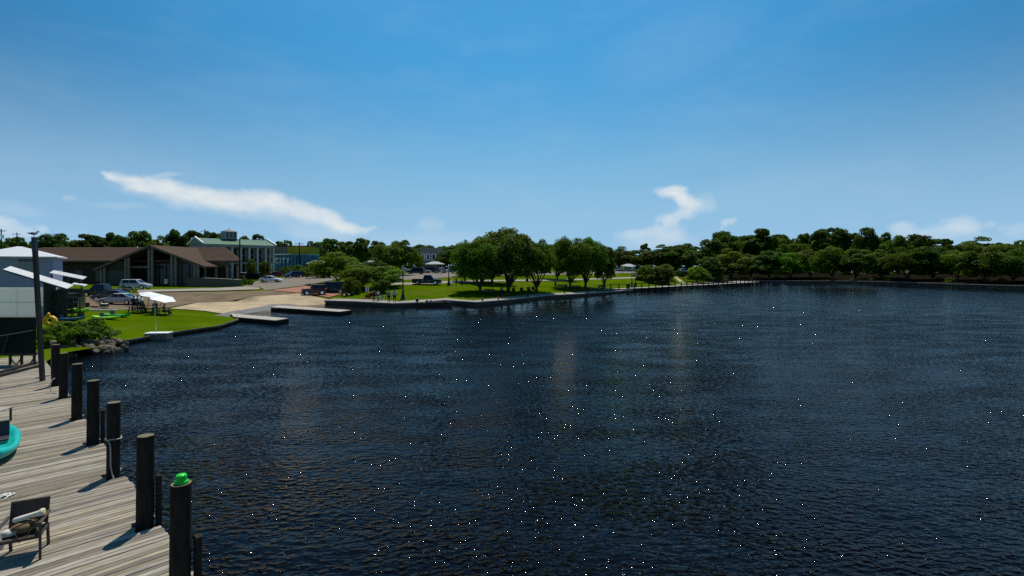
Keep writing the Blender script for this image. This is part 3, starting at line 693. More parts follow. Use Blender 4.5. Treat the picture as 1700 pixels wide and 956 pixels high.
SHEDW = mat('shed_dark_boards', (.05, .045, .036), .85, var=.3, scale=2, stretch=(5, 1, 1))
LITROOF = mat('pale_roof_sheet', (.72, .71, .68), .55, var=.05, scale=2)
d2 = 47.0
TARPW = mat('white_panel', (.74, .75, .71), .7, var=.05, scale=1)
_n = TARPW.node_tree; _t = _n.nodes.new('ShaderNodeBsdfTranslucent'); _t.inputs['Color'].default_value = (.8, .82, .78, 1); _m = _n.nodes.new('ShaderNodeMixShader'); _m.inputs[0].default_value = .55
_n.links.new(_n.nodes['Principled BSDF'].outputs[0], _m.inputs[1]); _n.links.new(_t.outputs[0], _m.inputs[2]); _n.links.new(_m.outputs[0], _n.nodes['Material Output'].inputs['Surface'])
sh_ = thing('boat_shed', 'dark boat shed with sloping pale roof sheet and white upper panel', 'shed', (sx(40, d2), d2, gz(sx(40, d2), d2) - .2)); so2 = Vector(sh_.location)
xl, xr = sx(-120, d2) - so2.x, sx(75, d2) - so2.x
zt = sz(470, d2) - so2.z
MB().bb(xl, xr - .1, .1, .3, 0, sz(527, d2) - so2.z).build('front_wall', SHEDW, sh_)
MB().bb(xr - .1, xr + .1, .1, 1.0, 0, zt - .1).build('side_wall', SHEDW, sh_)
for px in (-60, -10, 74): MB().bb(sx(px, d2) - so2.x - .1, sx(px, d2) - so2.x + .1, -.02, .18, 0, zt).build('post', POST, sh_)
pz0, pz1 = sz(526, d2) - so2.z, sz(477, d2) - so2.z
for a, b in ((-110, -20), (-19, 28), (29, 72)):
    for q, (f0, f1) in enumerate(((0, .49), (.5, 1))):
        MB().bb(sx(a, d2) - so2.x, sx(b, d2) - so2.x, -.03, .03, pz0 + (pz1 - pz0) * f0, pz0 + (pz1 - pz0) * f1).build('white_panel', TARPW, sh_)
def roof_sheet(nm, par, o, a, b, depth, dz, th=.06, m=LITROOF, sheets=1):
    """a sloping sheet: front edge from a to b, running back by depth and up by dz"""
    a, b = Vector(a) - o, Vector(b) - o; q = Vector((0, depth, dz))
    for k in range(sheets):
        p0, p1 = a.lerp(b, k / sheets), a.lerp(b, (k + .985) / sheets)
        MB().add([p0, p1, p1 + q, p0 + q] + [v - Vector((0, 0, th)) for v in (p0, p1, p1 + q, p0 + q)], [(0, 1, 2, 3), (7, 6, 5, 4), (0, 4, 5, 1), (1, 5, 6, 2), (2, 6, 7, 3), (3, 7, 4, 0)]).build(nm, m, par)
MB().bb(sx(77, d2 + .8) - so2.x, sx(111, d2 + .8) - so2.x, .7, .9, -.3, sz(481, d2 + .8) - so2.z).build('lean_to_wall', SHEDW, sh_)
# the roof falls to the right; its pale top is seen at a glancing angle
roof_sheet('roof_sheet', sh_, so2, atd(5, 447, d2 - .4), atd(112, 479, d2 - .4), .7, .30, sheets=5)
MB().bar(atd(5, 448.5, d2 - .42) - so2, atd(112, 480.8, d2 - .42) - so2, .05, .1).build('fascia', POST, sh_)
d3 = 54.0
ah = thing('awning', 'pale sloping awning beyond the boat shed beside the parked cars', 'awning', (sx(110, d3), d3, gz(sx(110, d3), d3))); ao = Vector(ah.location)
roof_sheet('roof_sheet', ah, ao, atd(82, 452.5, d3), atd(138, 463.5, d3), .5, .26, sheets=4)
roof_sheet('roof_sheet', ah, ao, atd(118, 471.5, d3), atd(141, 474.6, d3), .4, .14)
for px in (86, 112, 134): MB().bar(atd(px, 455 + (px - 82) * .18, d3 + .5) - ao, Vector((sx(px, d3), d3 + .5, gz(sx(px, d3), d3) - .1)) - ao, .1, .1).build('post', POST, ah)
MB().bb(sx(84, d3) - ao.x, sx(126, d3) - ao.x, .8, .95, -.1, 2.45).build('back_wall', SHEDW, ah)
rk = thing('storage_rack', 'dark ladder rack of shelves under the awnings', 'rack', (sx(119, 50), 50, gz(sx(119, 50), 50)))
for px in (112, 127):
    for y in (-.4, .4): MB().bar((sx(px, 50) - rk.location.x, y, 0), (sx(px, 50) - rk.location.x, y, 2.3), .07, .07).build('upright', DARKMETAL, rk)
for z in (.35, .85, 1.35, 1.85, 2.25): MB().bb(sx(112, 50) - rk.location.x, sx(127, 50) - rk.location.x, -.42, .42, z, z + .05).build('shelf', DARKMETAL, rk)
rr = random.Random(9)
for z in (.4, .9, 1.4): MB().box((rr.uniform(-.2, .2), 0, z + .17), (.35, .6, .3)).build('bundle', SHEDW, rk)
bx_ = G(141, 519); cb = thing('cardboard_panel', 'tan plywood panel leaning beside the storage rack', 'panel', (sx(135, 51), 51, gz(sx(135, 51), 51)))
MB().box((0, 0, .95), (.72, .05, 1.9), 0, 0, Matrix.Rotation(-.08, 3, 'X')).build('panel', mat('plywood', (.36, .27, .17), .8), cb); MB().box((0, .12, .4), (.6, .06, .1)).build('foot', POST, cb)

d4 = 60.0; hw, hd_ = 7.0, 8.0
hs = thing('small_house', 'small blue-grey house with a white hip roof at the left edge', 'house', (sx(88, d4), d4, gz(sx(88, d4), d4)), R(35)); ho = Vector(hs.location)
ez = sz(426, d4) - ho.z
BLW = mat('bluegrey_siding', (.30, .34, .45), .8, var=.06)
nb = int(ez / .3)
for k in range(nb): MB().bb(-hw, 0, -.03, .05, k * ez / nb, (k + .93) * ez / nb).build('siding_board', BLW, hs)
MB().bb(-hw + .02, -.02, .051, hd_, 0, ez).build('wall', BLW, hs)
wx0, wx1, wz0, wz1 = -3.0, -1.75, ez - 1.75, ez - .25
w = MB(); [w.bb(*q) for q in ((wx0, wx1, -.1, -.034, wz0 - .08, wz0), (wx0, wx1, -.1, -.034, wz1, wz1 + .08), (wx0 - .07, wx0, -.1, -.034, wz0 - .08, wz1 + .08), (wx1, wx1 + .07, -.1, -.034, wz0 - .08, wz1 + .08), (wx0, wx1, -.09, -.034, (wz0 + wz1) / 2 + .27, (wz0 + wz1) / 2 + .33))]
w.build('window_frame', mat('window_grey', (.4, .42, .42), .6), hs)
for a_, b_, c_ in ((wz0, (wz0 + wz1) / 2 + .27, (.20, .23, .23)), ((wz0 + wz1) / 2 + .33, wz1, (.06, .08, .1))): MB().bb(wx0, wx1, -.06, -.034, a_, b_).build('pane', mat('window_pane_%d' % (c_[0] * 100), c_, .3), hs)
ov = .4; rz = sz(409, d4 + 1.3) - ho.z
c = [(-hw - ov, -ov, ez), (ov, -ov, ez), (ov, hd_ + ov, ez), (-hw - ov, hd_ + ov, ez), (-hw / 2 - .2, hd_ / 2, rz), (-hw / 2 + .2, hd_ / 2, rz)]
hip = MB(); hip.add(c + [(x, y, z - .14) for x, y, z in c[:4]], [(0, 1, 5, 4), (1, 2, 5), (2, 3, 4, 5), (3, 0, 4), (0, 6, 7, 1), (1, 7, 8, 2), (2, 8, 9, 3), (3, 9, 6, 0), (9, 8, 7, 6)]); hip.build('roof', mat('white_metal_roof', (.6, .6, .59), .5, var=.06), hs)

# ------------------------------------------------------------------ the long brown building with the gabled entrance
SHING = mat('brown_shingles', (.088, .058, .041), .9, var=.3, scale=2.2, bump=.01, stretch=(1, 3, 3), detail=7)
BRW = mat('brown_wall', (.065, .054, .04), .85, var=.15, scale=1.5)
BRD = mat('dark_recess', (.03, .027, .024), .8)
COLM = mat('pale_column', (.24, .2, .155), .8, var=.12)
FASC = mat('brown_fascia', (.16, .115, .09), .75, var=.1)
bz = gz(-72, 108) - .1
bd = thing('brown_building', 'long low brown building with a gabled porch and shingle roof', 'building', (-72, 110, bz)); bo = Vector(bd.location)
def bl(x, y, z): return (x - bo.x, y - bo.y, z - bo.z)
def bbx(x0, x1, y0, y1, z0, z1): return MB().bb(x0 - bo.x, x1 - bo.x, y0 - bo.y, y1 - bo.y, z0 - bo.z, z1 - bo.z)
EY, RY = 107.0, 118.0; ez_, rz_ = 7.25, 10.35
xl_, xr_ = -112.0, -59.6
MB().prism([bl(x, y, 0)[:2] for x, y in ((xl_, 110), (-61.5, 110), (-70.5, 126), (xl_, 126))], -1, ez_ - .1 - bz).build('wall', BRW, bd)
ov_l = [bl(-114, EY, ez_), bl(-56.4, EY, ez_), bl(-69.0, 129, ez_), bl(-114, 129, ez_), bl(-108, RY, rz_), bl(-66.0, RY, rz_)]
m = MB(); m.add(ov_l + [(x, y, z - .35) for x, y, z in ov_l[:4]], [(0, 1, 5, 4), (1, 2, 5), (2, 3, 4, 5), (3, 0, 4), (9, 8, 7, 6)]); m.build('roof', SHING, bd)
m = MB()
for k in range(4):
    a, b_ = ov_l[k], ov_l[(k + 1) % 4]; m.add([a, b_, (b_[0], b_[1], b_[2] - .35), (a[0], a[1], a[2] - .35)], [(0, 1, 2, 3)])
m.build('fascia', FASC, bd)
# shingle courses as thin raised strips
for k in range(1, 11):
    f = k / 11; a, b_ = Vector(ov_l[0]).lerp(Vector(ov_l[4]), f), Vector(ov_l[1]).lerp(Vector(ov_l[5]), f)
    MB().bar(a + Vector((.4, -.02, .015)), b_ + Vector((-.4, -.02, .015)), .10, .05).build('shingle_course', SHING, bd)
# gabled porch
GY = 102.0; apex = Vector((-72.2, GY, 10.25)); gl = Vector((sx(155, GY), GY, sz(446.5, GY))); gr = Vector((sx(341, GY), GY, sz(442, GY)))
for e_ in (gl, gr):
    q = [apex, e_, e_ + Vector((0, 9.5, 0)), apex + Vector((0, 15, 0))]
    q = [v - bo for v in q]; m = MB(); m.add(q + [v - Vector((0, 0, .28)) for v in q], [(0, 1, 2, 3), (7, 6, 5, 4), (1, 5, 6, 2), (2, 6, 7, 3), (3, 7, 4, 0)]); m.build('porch_roof', SHING, bd)
    MB().bar(apex - bo + Vector((0, -.06, -.2)), e_ - bo + Vector((0, -.06, -.2)), .1, .42).build('barge_board', FASC, bd)
def gable_z(x): return apex.z - (apex.z - gl.z) * (apex.x - x) / (apex.x - gl.x) if x < apex.x else apex.z - (apex.z - gr.z) * (x - apex.x) / (gr.x - apex.x)
for px in (168, 173.5, 208.5, 213.5, 247, 252.5, 285, 291.5, 323.5, 328.5):
    x = sx(px, GY + .4); bbx(x - .18, x + .18, GY + .3, GY + .6, bz - .3, gable_z(x) - .5).build('column', COLM, bd)
for pa, pb in ((208.5, 213.5), (247, 252.5), (285, 291.5), (323.5, 328.5)):
    xa, xb = sx(pa, GY + .4), sx(pb, GY + .4); zz = gable_z((xa + xb) / 2)
    for f in (.12, .3, .48, .66, .82): z = bz + (zz - bz) * f; bbx(xa + .19, xb - .19, GY + .36, GY + .54, z, z + .16).build('column_tie', COLM, bd)
bbx(sx(215, GY + 2), sx(246, GY + 2), GY + 2, GY + 2.3, sz(445, GY + 2), sz(441.5, GY + 2)).build('lintel', COLM, bd)
bbx(sx(174, GY + .9), sx(208, GY + .9), GY + .9, GY + 1.1, bz, sz(449, GY + .9)).build('infill_wall', mat('grey_infill', (.09, .09, .08), .85), bd)
bbx(sx(174, GY + .9), sx(208, GY + .9), GY + .85, GY + 1.1, sz(448.4, GY + .9), sz(433, GY + .9)).build('infill_panel', BRW, bd)
bbx(sx(215, GY + 4), sx(322, GY + 4), GY + 4.5, GY + 4.7, bz, 6.6).build('entrance_glazing', mat('dark_glazing', (.012, .013, .016), .2), bd)
for px in (226, 240, 262, 274, 300, 312): x = sx(px, GY + 4); bbx(x - .05, x + .05, GY + 4.4, GY + 4.49, bz, 6.6).build('mullion', BRD, bd)
# right wing: fascia band, openings and slim columns, low wall
bbx(-72, xr_, EY + .6, EY + 1.0, sz(441, EY + .6), ez_ - .36).build('soffit_band', FASC, bd)
for px in (341, 359, 377, 394.5): x = sx(px, EY + .8); bbx(x - .16, x + .16, EY + .65, EY + .95, bz, sz(441.2, EY + .6)).build('column', COLM, bd)
lw0, lw1 = sx(309, GY - .5), sx(400, GY - .5)
m = MB(); zb = bz - .5
q = [(lw0, sz(462, GY - .5)), (sx(335, GY - .5), sz(461.5, GY - .5)), (lw1, sz(464.5, GY - .5)), (lw1, zb), (lw0, zb)]
m.add([bl(x, GY - .5, z) for x, z in q] + [bl(x, GY - .1, z) for x, z in q], [(0, 1, 2, 3, 4), (9, 8, 7, 6, 5)] + [(k, 5 + k, 5 + (k + 1) % 5, (k + 1) % 5) for k in range(5)]); m.build('low_wall', mat('low_brown_wall', (.13, .11, .085), .85), bd)
MB().bar(Vector(bl(sx(335, GY - .5), GY - .3, sz(461.3, GY - .5) + .03)), Vector(bl(lw1, GY - .3, sz(464.5, GY - .5) + .03)), .5, .08).build('wall_coping', CONC, bd)
for x in (-108, -103, -98, -93, -88.5): bbx(x - .9, x + .9, 109.9, 109.97, bz + .6, bz + 3.0).build('window', mat('dark_glazing', (.012, .013, .016), .2), bd)

# road sign by the entrance
sg = thing('road_sign', 'small white sign with an 8 in front of the dark entrance', 'sign', (sx(275.5, 99), 99, gz(sx(275.5, 99), 99)))
MB().tube([(0, .03, 0), (0, .03, sz(463, 99) - sg.location.z)], .04, 8).build('post', DARKMETAL, sg)
sz_ = sz(467, 99) - sg.location.z
MB().box((0, -.03, sz_), (.56, .03, .8)).build('plate', WHITE, sg)
def text_mesh(s_, size, name, material, parent, loc, rot, extr=.01):
    cu = bpy.data.curves.new('lettering', 'FONT'); cu.body = s_; cu.size = size; cu.extrude = extr; cu.align_x = 'CENTER'; cu.align_y = 'CENTER'
    to = bpy.data.objects.new('lettering', cu); COL.objects.link(to)
    me = bpy.data.meshes.new_from_object(to.evaluated_get(bpy.context.evaluated_depsgraph_get())); bpy.data.objects.remove(to); me.materials.clear(); me.materials.append(material)
    return link(name, me, parent, loc, rot)
text_mesh('8', .75, 'lettering', DARKMETAL, sg, (0, -.055, sz_), (R(90), 0, 0))

# ------------------------------------------------------------------ the green-roofed building with the cupola
A_ = Vector((sx(338, 134), 134, 0)); B_ = Vector((sx(456, 148), 148, 0)); gzb = gz(A_.x, 140) - .3
gb = thing('green_roof_building', 'white two-storey building with green metal roof, columns and cupola', 'building', (A_.x, A_.y, gzb), math.atan2(B_.y - A_.y, B_.x - A_.x))
LEN = (B_ - A_).length; DEP = 11.0; ev = sz(408, 143) - gzb + .2; rg = ev + 1.75
GRN = mat('green_metal_roof', (.075, .19, .10), .5, var=.08, scale=1); OFFW = mat('offwhite_wall', (.3, .3, .28), .8, var=.05); WCOL = mat('white_column', (.5, .5, .48), .7, var=.05)
MB().bb(0, LEN, 2.2, DEP, -1, ev - .05).build('wall', OFFW, gb)
m = MB(); m.add([(-.2, -.4, ev), (LEN + .2, -.4, ev), (LEN + .2, DEP / 2, rg), (-.2, DEP / 2, rg), (LEN + .2, DEP + .4, ev), (-.2, DEP + .4, ev)], [(0, 1, 2, 3), (3, 2, 4, 5), (1, 4, 2), (0, 3, 5), (0, 5, 4, 1)]); m.build('roof', GRN, gb)
for k in range(1, 34): x = LEN * k / 34; MB().bar((x, -.38, ev + .03), (x, DEP / 2 - .05, rg + .03), .05, .07).build('roof_seam', GRN, gb)
for x in (-.25, LEN + .25):
    MB().bar((x, -.5, ev + .15), (x, DEP / 2, rg + .25), .35, .4).build('parapet', WHITE, gb); MB().bar((x, DEP + .5, ev + .15), (x, DEP / 2, rg + .25), .35, .4).build('parapet', WHITE, gb)
MB().bb(-.1, LEN + .1, -.3, 2.2, ev - .75, ev - .06).build('entablature', OFFW, gb)
MB().bb(0, LEN, 0, 2.2, ev * .5 - .35, ev * .5).build('balcony_floor', OFFW, gb)
nc = 9
for k in range(nc):
    x = .25 + (LEN - .5) * k / (nc - 1); MB().bb(x - .26, x + .26, -.1, .42, -1, ev - .76).build('column', WCOL, gb)
    if k < nc - 1:
        xm = x + (LEN - .5) / (nc - 1) / 2
        for z0, z1 in ((.2, ev * .5 - .6), (ev * .5 + .2, ev - 1.1)):
            w = MB().bb(xm - .75, xm + .75, 2.12, 2.19, z0, z1).build('window', mat('dark_glazing', (.012, .013, .016), .2), gb)
            f = MB(); f.bb(xm - .03, xm + .03, 2.05, 2.11, z0, z1); f.bb(xm - .75, xm + .75, 2.06, 2.112, (z0 + z1) / 2 - .04, (z0 + z1) / 2 + .04); f.build('window_bar', WCOL, w)
        MB().bb(x + .27, x + (LEN - .5) / (nc - 1) - .27, .05, .12, ev * .5 + .85, ev * .5 + .95).build('balcony_rail', DARKMETAL, gb)
        for q in range(6): xx = x + .4 + q * .25; MB().bb(xx - .02, xx + .02, .06, .1, ev * .5, ev * .5 + .84).build('baluster', DARKMETAL, gb)
# cupola
cup = Vector((sx(383, 143), 143, 0)); th = gb.rotation_euler.z
dv = Vector((cup.x - A_.x, cup.y - A_.y)); ux = dv.x * math.cos(th) + dv.y * math.sin(th); uy = DEP / 2
cw = 1.55; cz0 = rg - .9; cz1 = sz(384.5, 143) - gzb
cupm = MB().bb(ux - cw, ux + cw, uy - cw, uy + cw, cz0 + .9, cz1).build('cupola', mat('cupola_grey', (.34, .42, .42), .7), gb)
MB().bb(ux - cw - .12, ux + cw + .12, uy - cw - .12, uy + cw + .12, cz0, cz0 + .89).build('cupola_base', DARKMETAL, gb)
for k in range(4):
    a = k * math.pi / 2
    for q in (-.95, 0, .95):
        c_, s_ = math.cos(a), math.sin(a); lx_, ly_ = cw + .02, q
        MB().box((ux + c_ * lx_ - s_ * ly_, uy + s_ * lx_ + c_ * ly_, (cz0 + cz1) / 2 + .45), (.06, .68, (cz1 - cz0) * .55), a).build('louvre_window', mat('louvre_dark', (.06, .085, .095), .4), cupm)
rr_ = MB(); q = cw + .3; rr_.add([(ux - q, uy - q, cz1), (ux + q, uy - q, cz1), (ux + q, uy + q, cz1), (ux - q, uy + q, cz1), (ux, uy, cz1 + .75)], [(0, 1, 4), (1, 2, 4), (2, 3, 4), (3, 0, 4), (3, 2, 1, 0)]); rr_.build('cupola_roof', mat('cupola_roof', (.07, .09, .09), .6), gb)
MB().lathe([(.09, cz1 + .65), (.05, cz1 + .9), (.09, cz1 + 1.0), (.01, cz1 + 1.3)], 8, (ux, uy, 0)).build('finial', DARKMETAL, gb)

# ------------------------------------------------------------------ mural shops and the far town house
d5 = 158.0
def mural_mat(name, c1, c2, c3, scale):
    m = mat(name, c1, .8, var=0, alpha_color=c2, scale=scale, detail=2); nt = m.node_tree; N = nt.nodes; L = nt.links
    p = N['Principled BSDF']; src = p.inputs['Base Color'].links[0].from_socket
    wv = N.new('ShaderNodeTexWave'); wv.inputs['Scale'].default_value = scale * .8; wv.inputs['Distortion'].default_value = 5; wv.inputs['Detail'].default_value = 2
    tc = N.new('ShaderNodeTexCoord'); L.new(tc.outputs['Object'], wv.inputs[0]); mx = N.new('ShaderNodeMix'); mx.data_type = 'RGBA'; mx.inputs['B'].default_value = (*c3, 1)
    mr = N.new('ShaderNodeMapRange'); mr.inputs['From Min'].default_value = .55; mr.inputs['From Max'].default_value = .85; L.new(wv.outputs['Fac'], mr.inputs[0]); L.new(mr.outputs[0], mx.inputs['Factor']); L.new(src, mx.inputs['A']); L.new(mx.outputs['Result'], p.inputs['Base Color']); return m
gbl = gz(sx(480, d5), d5) - .3
ms = thing('blue_mural_shop', 'low shop with a blue mural wall lettered CITY', 'building', (sx(456, d5), d5, gbl))
def mx(px, d=d5, o=ms): return sx(px, d) - o.location.x
wt = sz(423, d5) - gbl
MB().bb(mx(456), mx(512), 0, 9, -1, wt).build('wall', mural_mat('blue_mural', (.03, .16, .27), (.015, .06, .16), (.10, .26, .28), .35), ms)
MB().bb(mx(456) - .2, mx(480), -.35, 9, wt, wt + .3).build('roof_edge', WHITE, ms); MB().bb(mx(480.3), mx(512), -.1, 9, wt, wt + .22).build('roof_edge', mat('shop_coping', (.2, .35, .4), .7), ms)
text_mesh('CITY', 2.3, 'lettering', WHITE, ms, (mx(468.5), -.03, sz(433, d5) - gbl), (R(90), 0, 0), .02)
for a in range(5):
    q = 2 * math.pi * a / 5; MB().box((mx(458.5) + .28 * math.cos(q), -.03, sz(430, d5) - gbl + .28 * math.sin(q)), (.5, .03, .12), 0, 0, Matrix.Rotation(-q, 3, 'Y')).build('star_ray', WHITE, ms)
d6 = 172.0; gy_ = gz(sx(500, d6), d6) - .3
ys = thing('yellow_mural_building', 'building behind with a yellow painted mural wall and tan end', 'building', (sx(460, d6), d6, gy_))
def yx(px): return sx(px, d6) - ys.location.x
wt2 = sz(409, d6) - gy_
MB().bb(yx(477), yx(512), 0, 10, -1, wt2).build('mural_wall', mural_mat('yellow_mural', (.36, .33, .03), (.2, .26, .03), (.42, .24, .02), .3), ys)
MB().bb(yx(458), yx(476.8), .3, 10, -1, wt2 - .1).build('wall', mat('tan_wall', (.24, .2, .15), .85), ys)
MB().bb(yx(457), yx(513), -.2, 10.2, wt2 + .01, wt2 + .3).build('roof_edge', DARKMETAL, ys)
for px in (460, 473.5): MB().bb(yx(px) - .5, yx(px) + .5, .2, .29, wt2 - 2.6, wt2 - 1).build('window', GLASS, ys)
d7 = 178.0; fz = gz(sx(712, d7), d7) - .3
fh = thing('town_house', 'grey flat-roofed town building with three arched white windows', 'building', (sx(700, d7), d7, fz))
def fx(px): return sx(px, d7) - fh.location.x
ft = sz(413.5, d7) - fz; STW = mat('grey_stucco', (.30, .28, .25), .85, var=.06)
MB().bb(fx(697), fx(732), 0, 12, -1, ft).build('wall', STW, fh)
MB().bb(fx(697) - .3, fx(732) + .3, -.3, 12.3, ft, ft + .35).build('cornice', STW, fh); MB().bb(fx(697) - .1, fx(732) + .1, -.12, .0, ft - 1.1, ft - .9).build('string_course', STW, fh)
for px in (702, 710.5, 720):
    x = fx(px); z0, z1 = sz(430.5, d7) - fz, sz(422.5, d7) - fz
    w = MB().bb(x - .75, x + .75, -.1, -.003, z0 - .2, z1 + .3).build('window_surround', WHITE, fh); MB().bb(x - .38, x + .38, -.14, -.101, z0, z1).build('pane', GLASS, w)
    MB().bb(x - .9, x + .9, -.25, -.001, z0 - .4, z0 - .21).build('sill', WHITE, w)
MB().bb(fx(695), fx(735), -3.5, -.01, sz(437.5, d7) - fz, sz(436, d7) - fz).build('shop_awning', mat('awning_grey', (.25, .25, .24), .7), fh)

# white tents and low roofs in the town
def tent(px, py, d, w, label, tall=2.2):
    x = sx(px, d); z0 = gz(x, d); zt_ = sz(py, d); t = thing('canopy_tent', label, 'tent', (x, d, z0), 0, 'white canopies in the town')
    h = zt_ - z0; m = MB(); q = w / 2; m.add([(-q, -2, h), (q, -2, h), (q, 2, h), (-q, 2, h), (-q * .3, 0, h + .8), (q * .3, 0, h + .8)], [(0, 1, 5, 4), (1, 2, 5), (2, 3, 4, 5), (3, 0, 4), (3, 2, 1, 0)]); m.build('canopy', mat('canopy_cloth', (.42, .42, .41), .8), t)
    for sx_ in (-1, 1):
        for sy in (-1, 1): MB().bar((sx_ * (q - .1), sy * 1.9, -.2), (sx_ * (q - .1), sy * 1.9, h - .01), .1, .1).build('pole', DARKMETAL, t)
tent(528, 437.5, 128, 4.5, 'white canopy peeping out left of the light green tree')
tent(596, 441, 150, 4, 'white canopy between the light green tree and the tall street tree')
tent(618, 436, 150, 3.5, 'small white canopy right of the light green tree')
tent(722, 438.5, 150, 5.5, 'long white canopy below the grey town building')
tent(757, 441, 150, 2.6, 'small white canopy left of the big oaks')
tent(1043, 441.5, 190, 5, 'white canopy right of the sparse twigged oak')

# ------------------------------------------------------------------ trees
def crown_mesh(name, seed, H, RAD, cb, nl, lobes, lsize, material, shape='round', flat=1.0):
    """leaf-clump crown: lobes spread through an envelope, each a loose shell of leaf-sized quads"""
    g = np.random.default_rng(seed); zc = H * (cb + 1) / 2; hz = H * (1 - cb) / 2
    cs, rs = [], []
    tries = 0
    while len(cs) < lobes and tries < 4000:
        tries += 1
        d = g.normal(size=3); d /= np.linalg.norm(d); r = g.uniform(.35, .86)
        if shape == 'dome' and d[2] < -.8: continue
        if shape == 'pine' and r < .5: continue
        p = np.array([d[0] * RAD * r, d[1] * RAD * r, zc + d[2] * hz * r])
        if shape == 'spread' and d[2] < -.2: p[2] = zc + d[2] * r * hz * .9
        if shape == 'pine': p[2] = zc + d[2] * hz * r; p[:2] *= (1.0 if p[2] > zc else 0.75)
        rad = g.uniform(.22, .38) * min(RAD, hz * 1.3)
        if all(np.linalg.norm(p - q) > .38 * (rad + s_) for q, s_ in zip(cs, rs)): cs.append(p); rs.append(rad)
    w = np.array(rs) ** 2; cnt = np.maximum(30, (nl * w / w.sum()).astype(int))
    V = []
    for p, rad, n in zip(cs, rs, cnt):
        d = g.normal(size=(n, 3)); d /= np.linalg.norm(d, axis=1)[:, None]; d[:, 2] = np.where(d[:, 2] < -.5, -d[:, 2], d[:, 2])
        # sub-clumps make the outline uneven
        sub = g.normal(size=(9, 3)); sub /= np.linalg.norm(sub, axis=1)[:, None]
        k = np.clip((d @ sub.T).max(1), 0, 1) ** 3
        r = rad * (g.uniform(.35, 1, n) ** .6) * (.72 + .42 * k)
        q = p + d * r[:, None] * np.array([1, 1, .78 * flat])
        nrm = d * .7 + g.normal(size=(n, 3)) * .6 + np.array([0, 0, .35]); nrm /= np.linalg.norm(nrm, axis=1)[:, None]
        a = np.cross(nrm, g.normal(size=(n, 3))); a /= np.linalg.norm(a, axis=1)[:, None]; b = np.cross(nrm, a)
        s_ = lsize * g.uniform(.55, 1.35, n)[:, None]; asp = g.uniform(.5, .9, n)[:, None]
        V.append(np.stack([q - a * s_, q - b * s_ * asp + nrm * s_ * .2, q + a * s_, q + b * s_ * asp + nrm * s_ * .2], 1))
    V = np.concatenate(V).reshape(-1, 3); nq = len(V) // 4
    me = bpy.data.meshes.new(name); me.vertices.add(len(V)); me.vertices.foreach_set('co', V.astype(np.float32).ravel())
    me.loops.add(nq * 4); me.loops.foreach_set('vertex_index', np.arange(nq * 4, dtype=np.int32))
    me.polygons.add(nq); me.polygons.foreach_set('loop_start', np.arange(0, nq * 4, 4, dtype=np.int32))
    me.materials.append(material); me.update(); me.validate()
    return me, cs, rs
def trunk_mesh(name, seed, H, RAD, cb, cs, rs, r0, stems=1):
    rd = random.Random(seed); m = MB(); fork = H * max(cb, .08) * rd.uniform(.75, 1.0)
    order = sorted(range(len(cs)), key=lambda i: -rs[i])[:9]
    for k in range(stems):
        ox = 0 if stems == 1 else .3 * math.cos(k * 2.4) * r0 * 4; oy = 0 if stems == 1 else .3 * math.sin(k * 2.4) * r0 * 4
        f = Vector((ox * 2 + rd.uniform(-.1, .1) * fork, oy * 2 + rd.uniform(-.1, .1) * fork, fork))
        m.tube([(ox * .4, oy * .4, -.5), (ox * .4, oy * .4, 0), (ox * .6, oy * .6, fork * .15), (ox, oy, fork * .5), f], [r0 * 1.7, r0 * 1.45, r0 * 1.05, r0 * .9, r0 * .8], 9)
        for i in order[k::stems]:
            p = Vector(cs[i]); mid = f.lerp(p, .5) + Vector((0, 0, .06 * H)); m.tube([f - Vector((0, 0, .1)), f.lerp(mid, .5) + Vector((rd.uniform(-.2, .2), rd.uniform(-.2, .2), 0)), mid, p], [r0 * .55, r0 * .4, r0 * .26, r0 * .08], 6)
            for q in range(2): m.tube([mid.lerp(p, .3), p + Vector((rd.uniform(-1, 1), rd.uniform(-1, 1), rd.uniform(.2, 1))) * rs[i] * .8], [r0 * .16, r0 * .03], 5)
    return m.mesh(name, BARK, True)
LOAK = leaf_mat('oak_leaves', (.024, .062, .004), (.135, .235, .012), .38)
LDK = leaf_mat('dark_leaves', (.018, .046, .005), (.10, .175, .014), .36)
LBR = leaf_mat('bright_leaves', (.040, .095, .008), (.15, .26, .018), .42)
LOL = leaf_mat('olive_leaves', (.03, .058, .005), (.13, .185, .014), .36)
KINDS = {}
def kind(name, seeds, H, RAD, cb, nl, lobes, ls, mt, shape, r0, stems=1, flat=1.0):
    KINDS[name] = []
    for s_ in seeds:
        me, cs, rs = crown_mesh('crown', s_, H, RAD, cb, nl, lobes, ls, mt, shape, flat); KINDS[name].append((me, trunk_mesh('trunk', s_, H, RAD, cb, cs, rs, r0, stems), H, RAD))
kind('oak', (1, 2, 3), 12, 7, .10, 24000, 48, .19, LOAK, 'dome', .40)
kind('round', (4, 5, 6), 12, 5, .04, 15000, 38, .22, LDK, 'dome', .3)
kind('olive', (7, 8), 12, 5.5, .02, 15000, 40, .22, LOL, 'dome', .3)
kind('tall', (9, 10, 11), 18, 5, .12, 13000, 40, .27, LDK, 'pine', .3, 1, .9)
kind('bright', (12, 13), 9, 4.4, .02, 13000, 34, .16, LBR, 'dome', .16, 2)
kind('shrub', (14, 15, 16), 4, 3.4, -.12, 9000, 30, .13, LBR, 'spread', .08, 4)
kind('dshrub', (17, 18), 4, 3.2, -.12, 8000, 28, .14, LOL, 'spread', .08, 4)
TCNT = {}
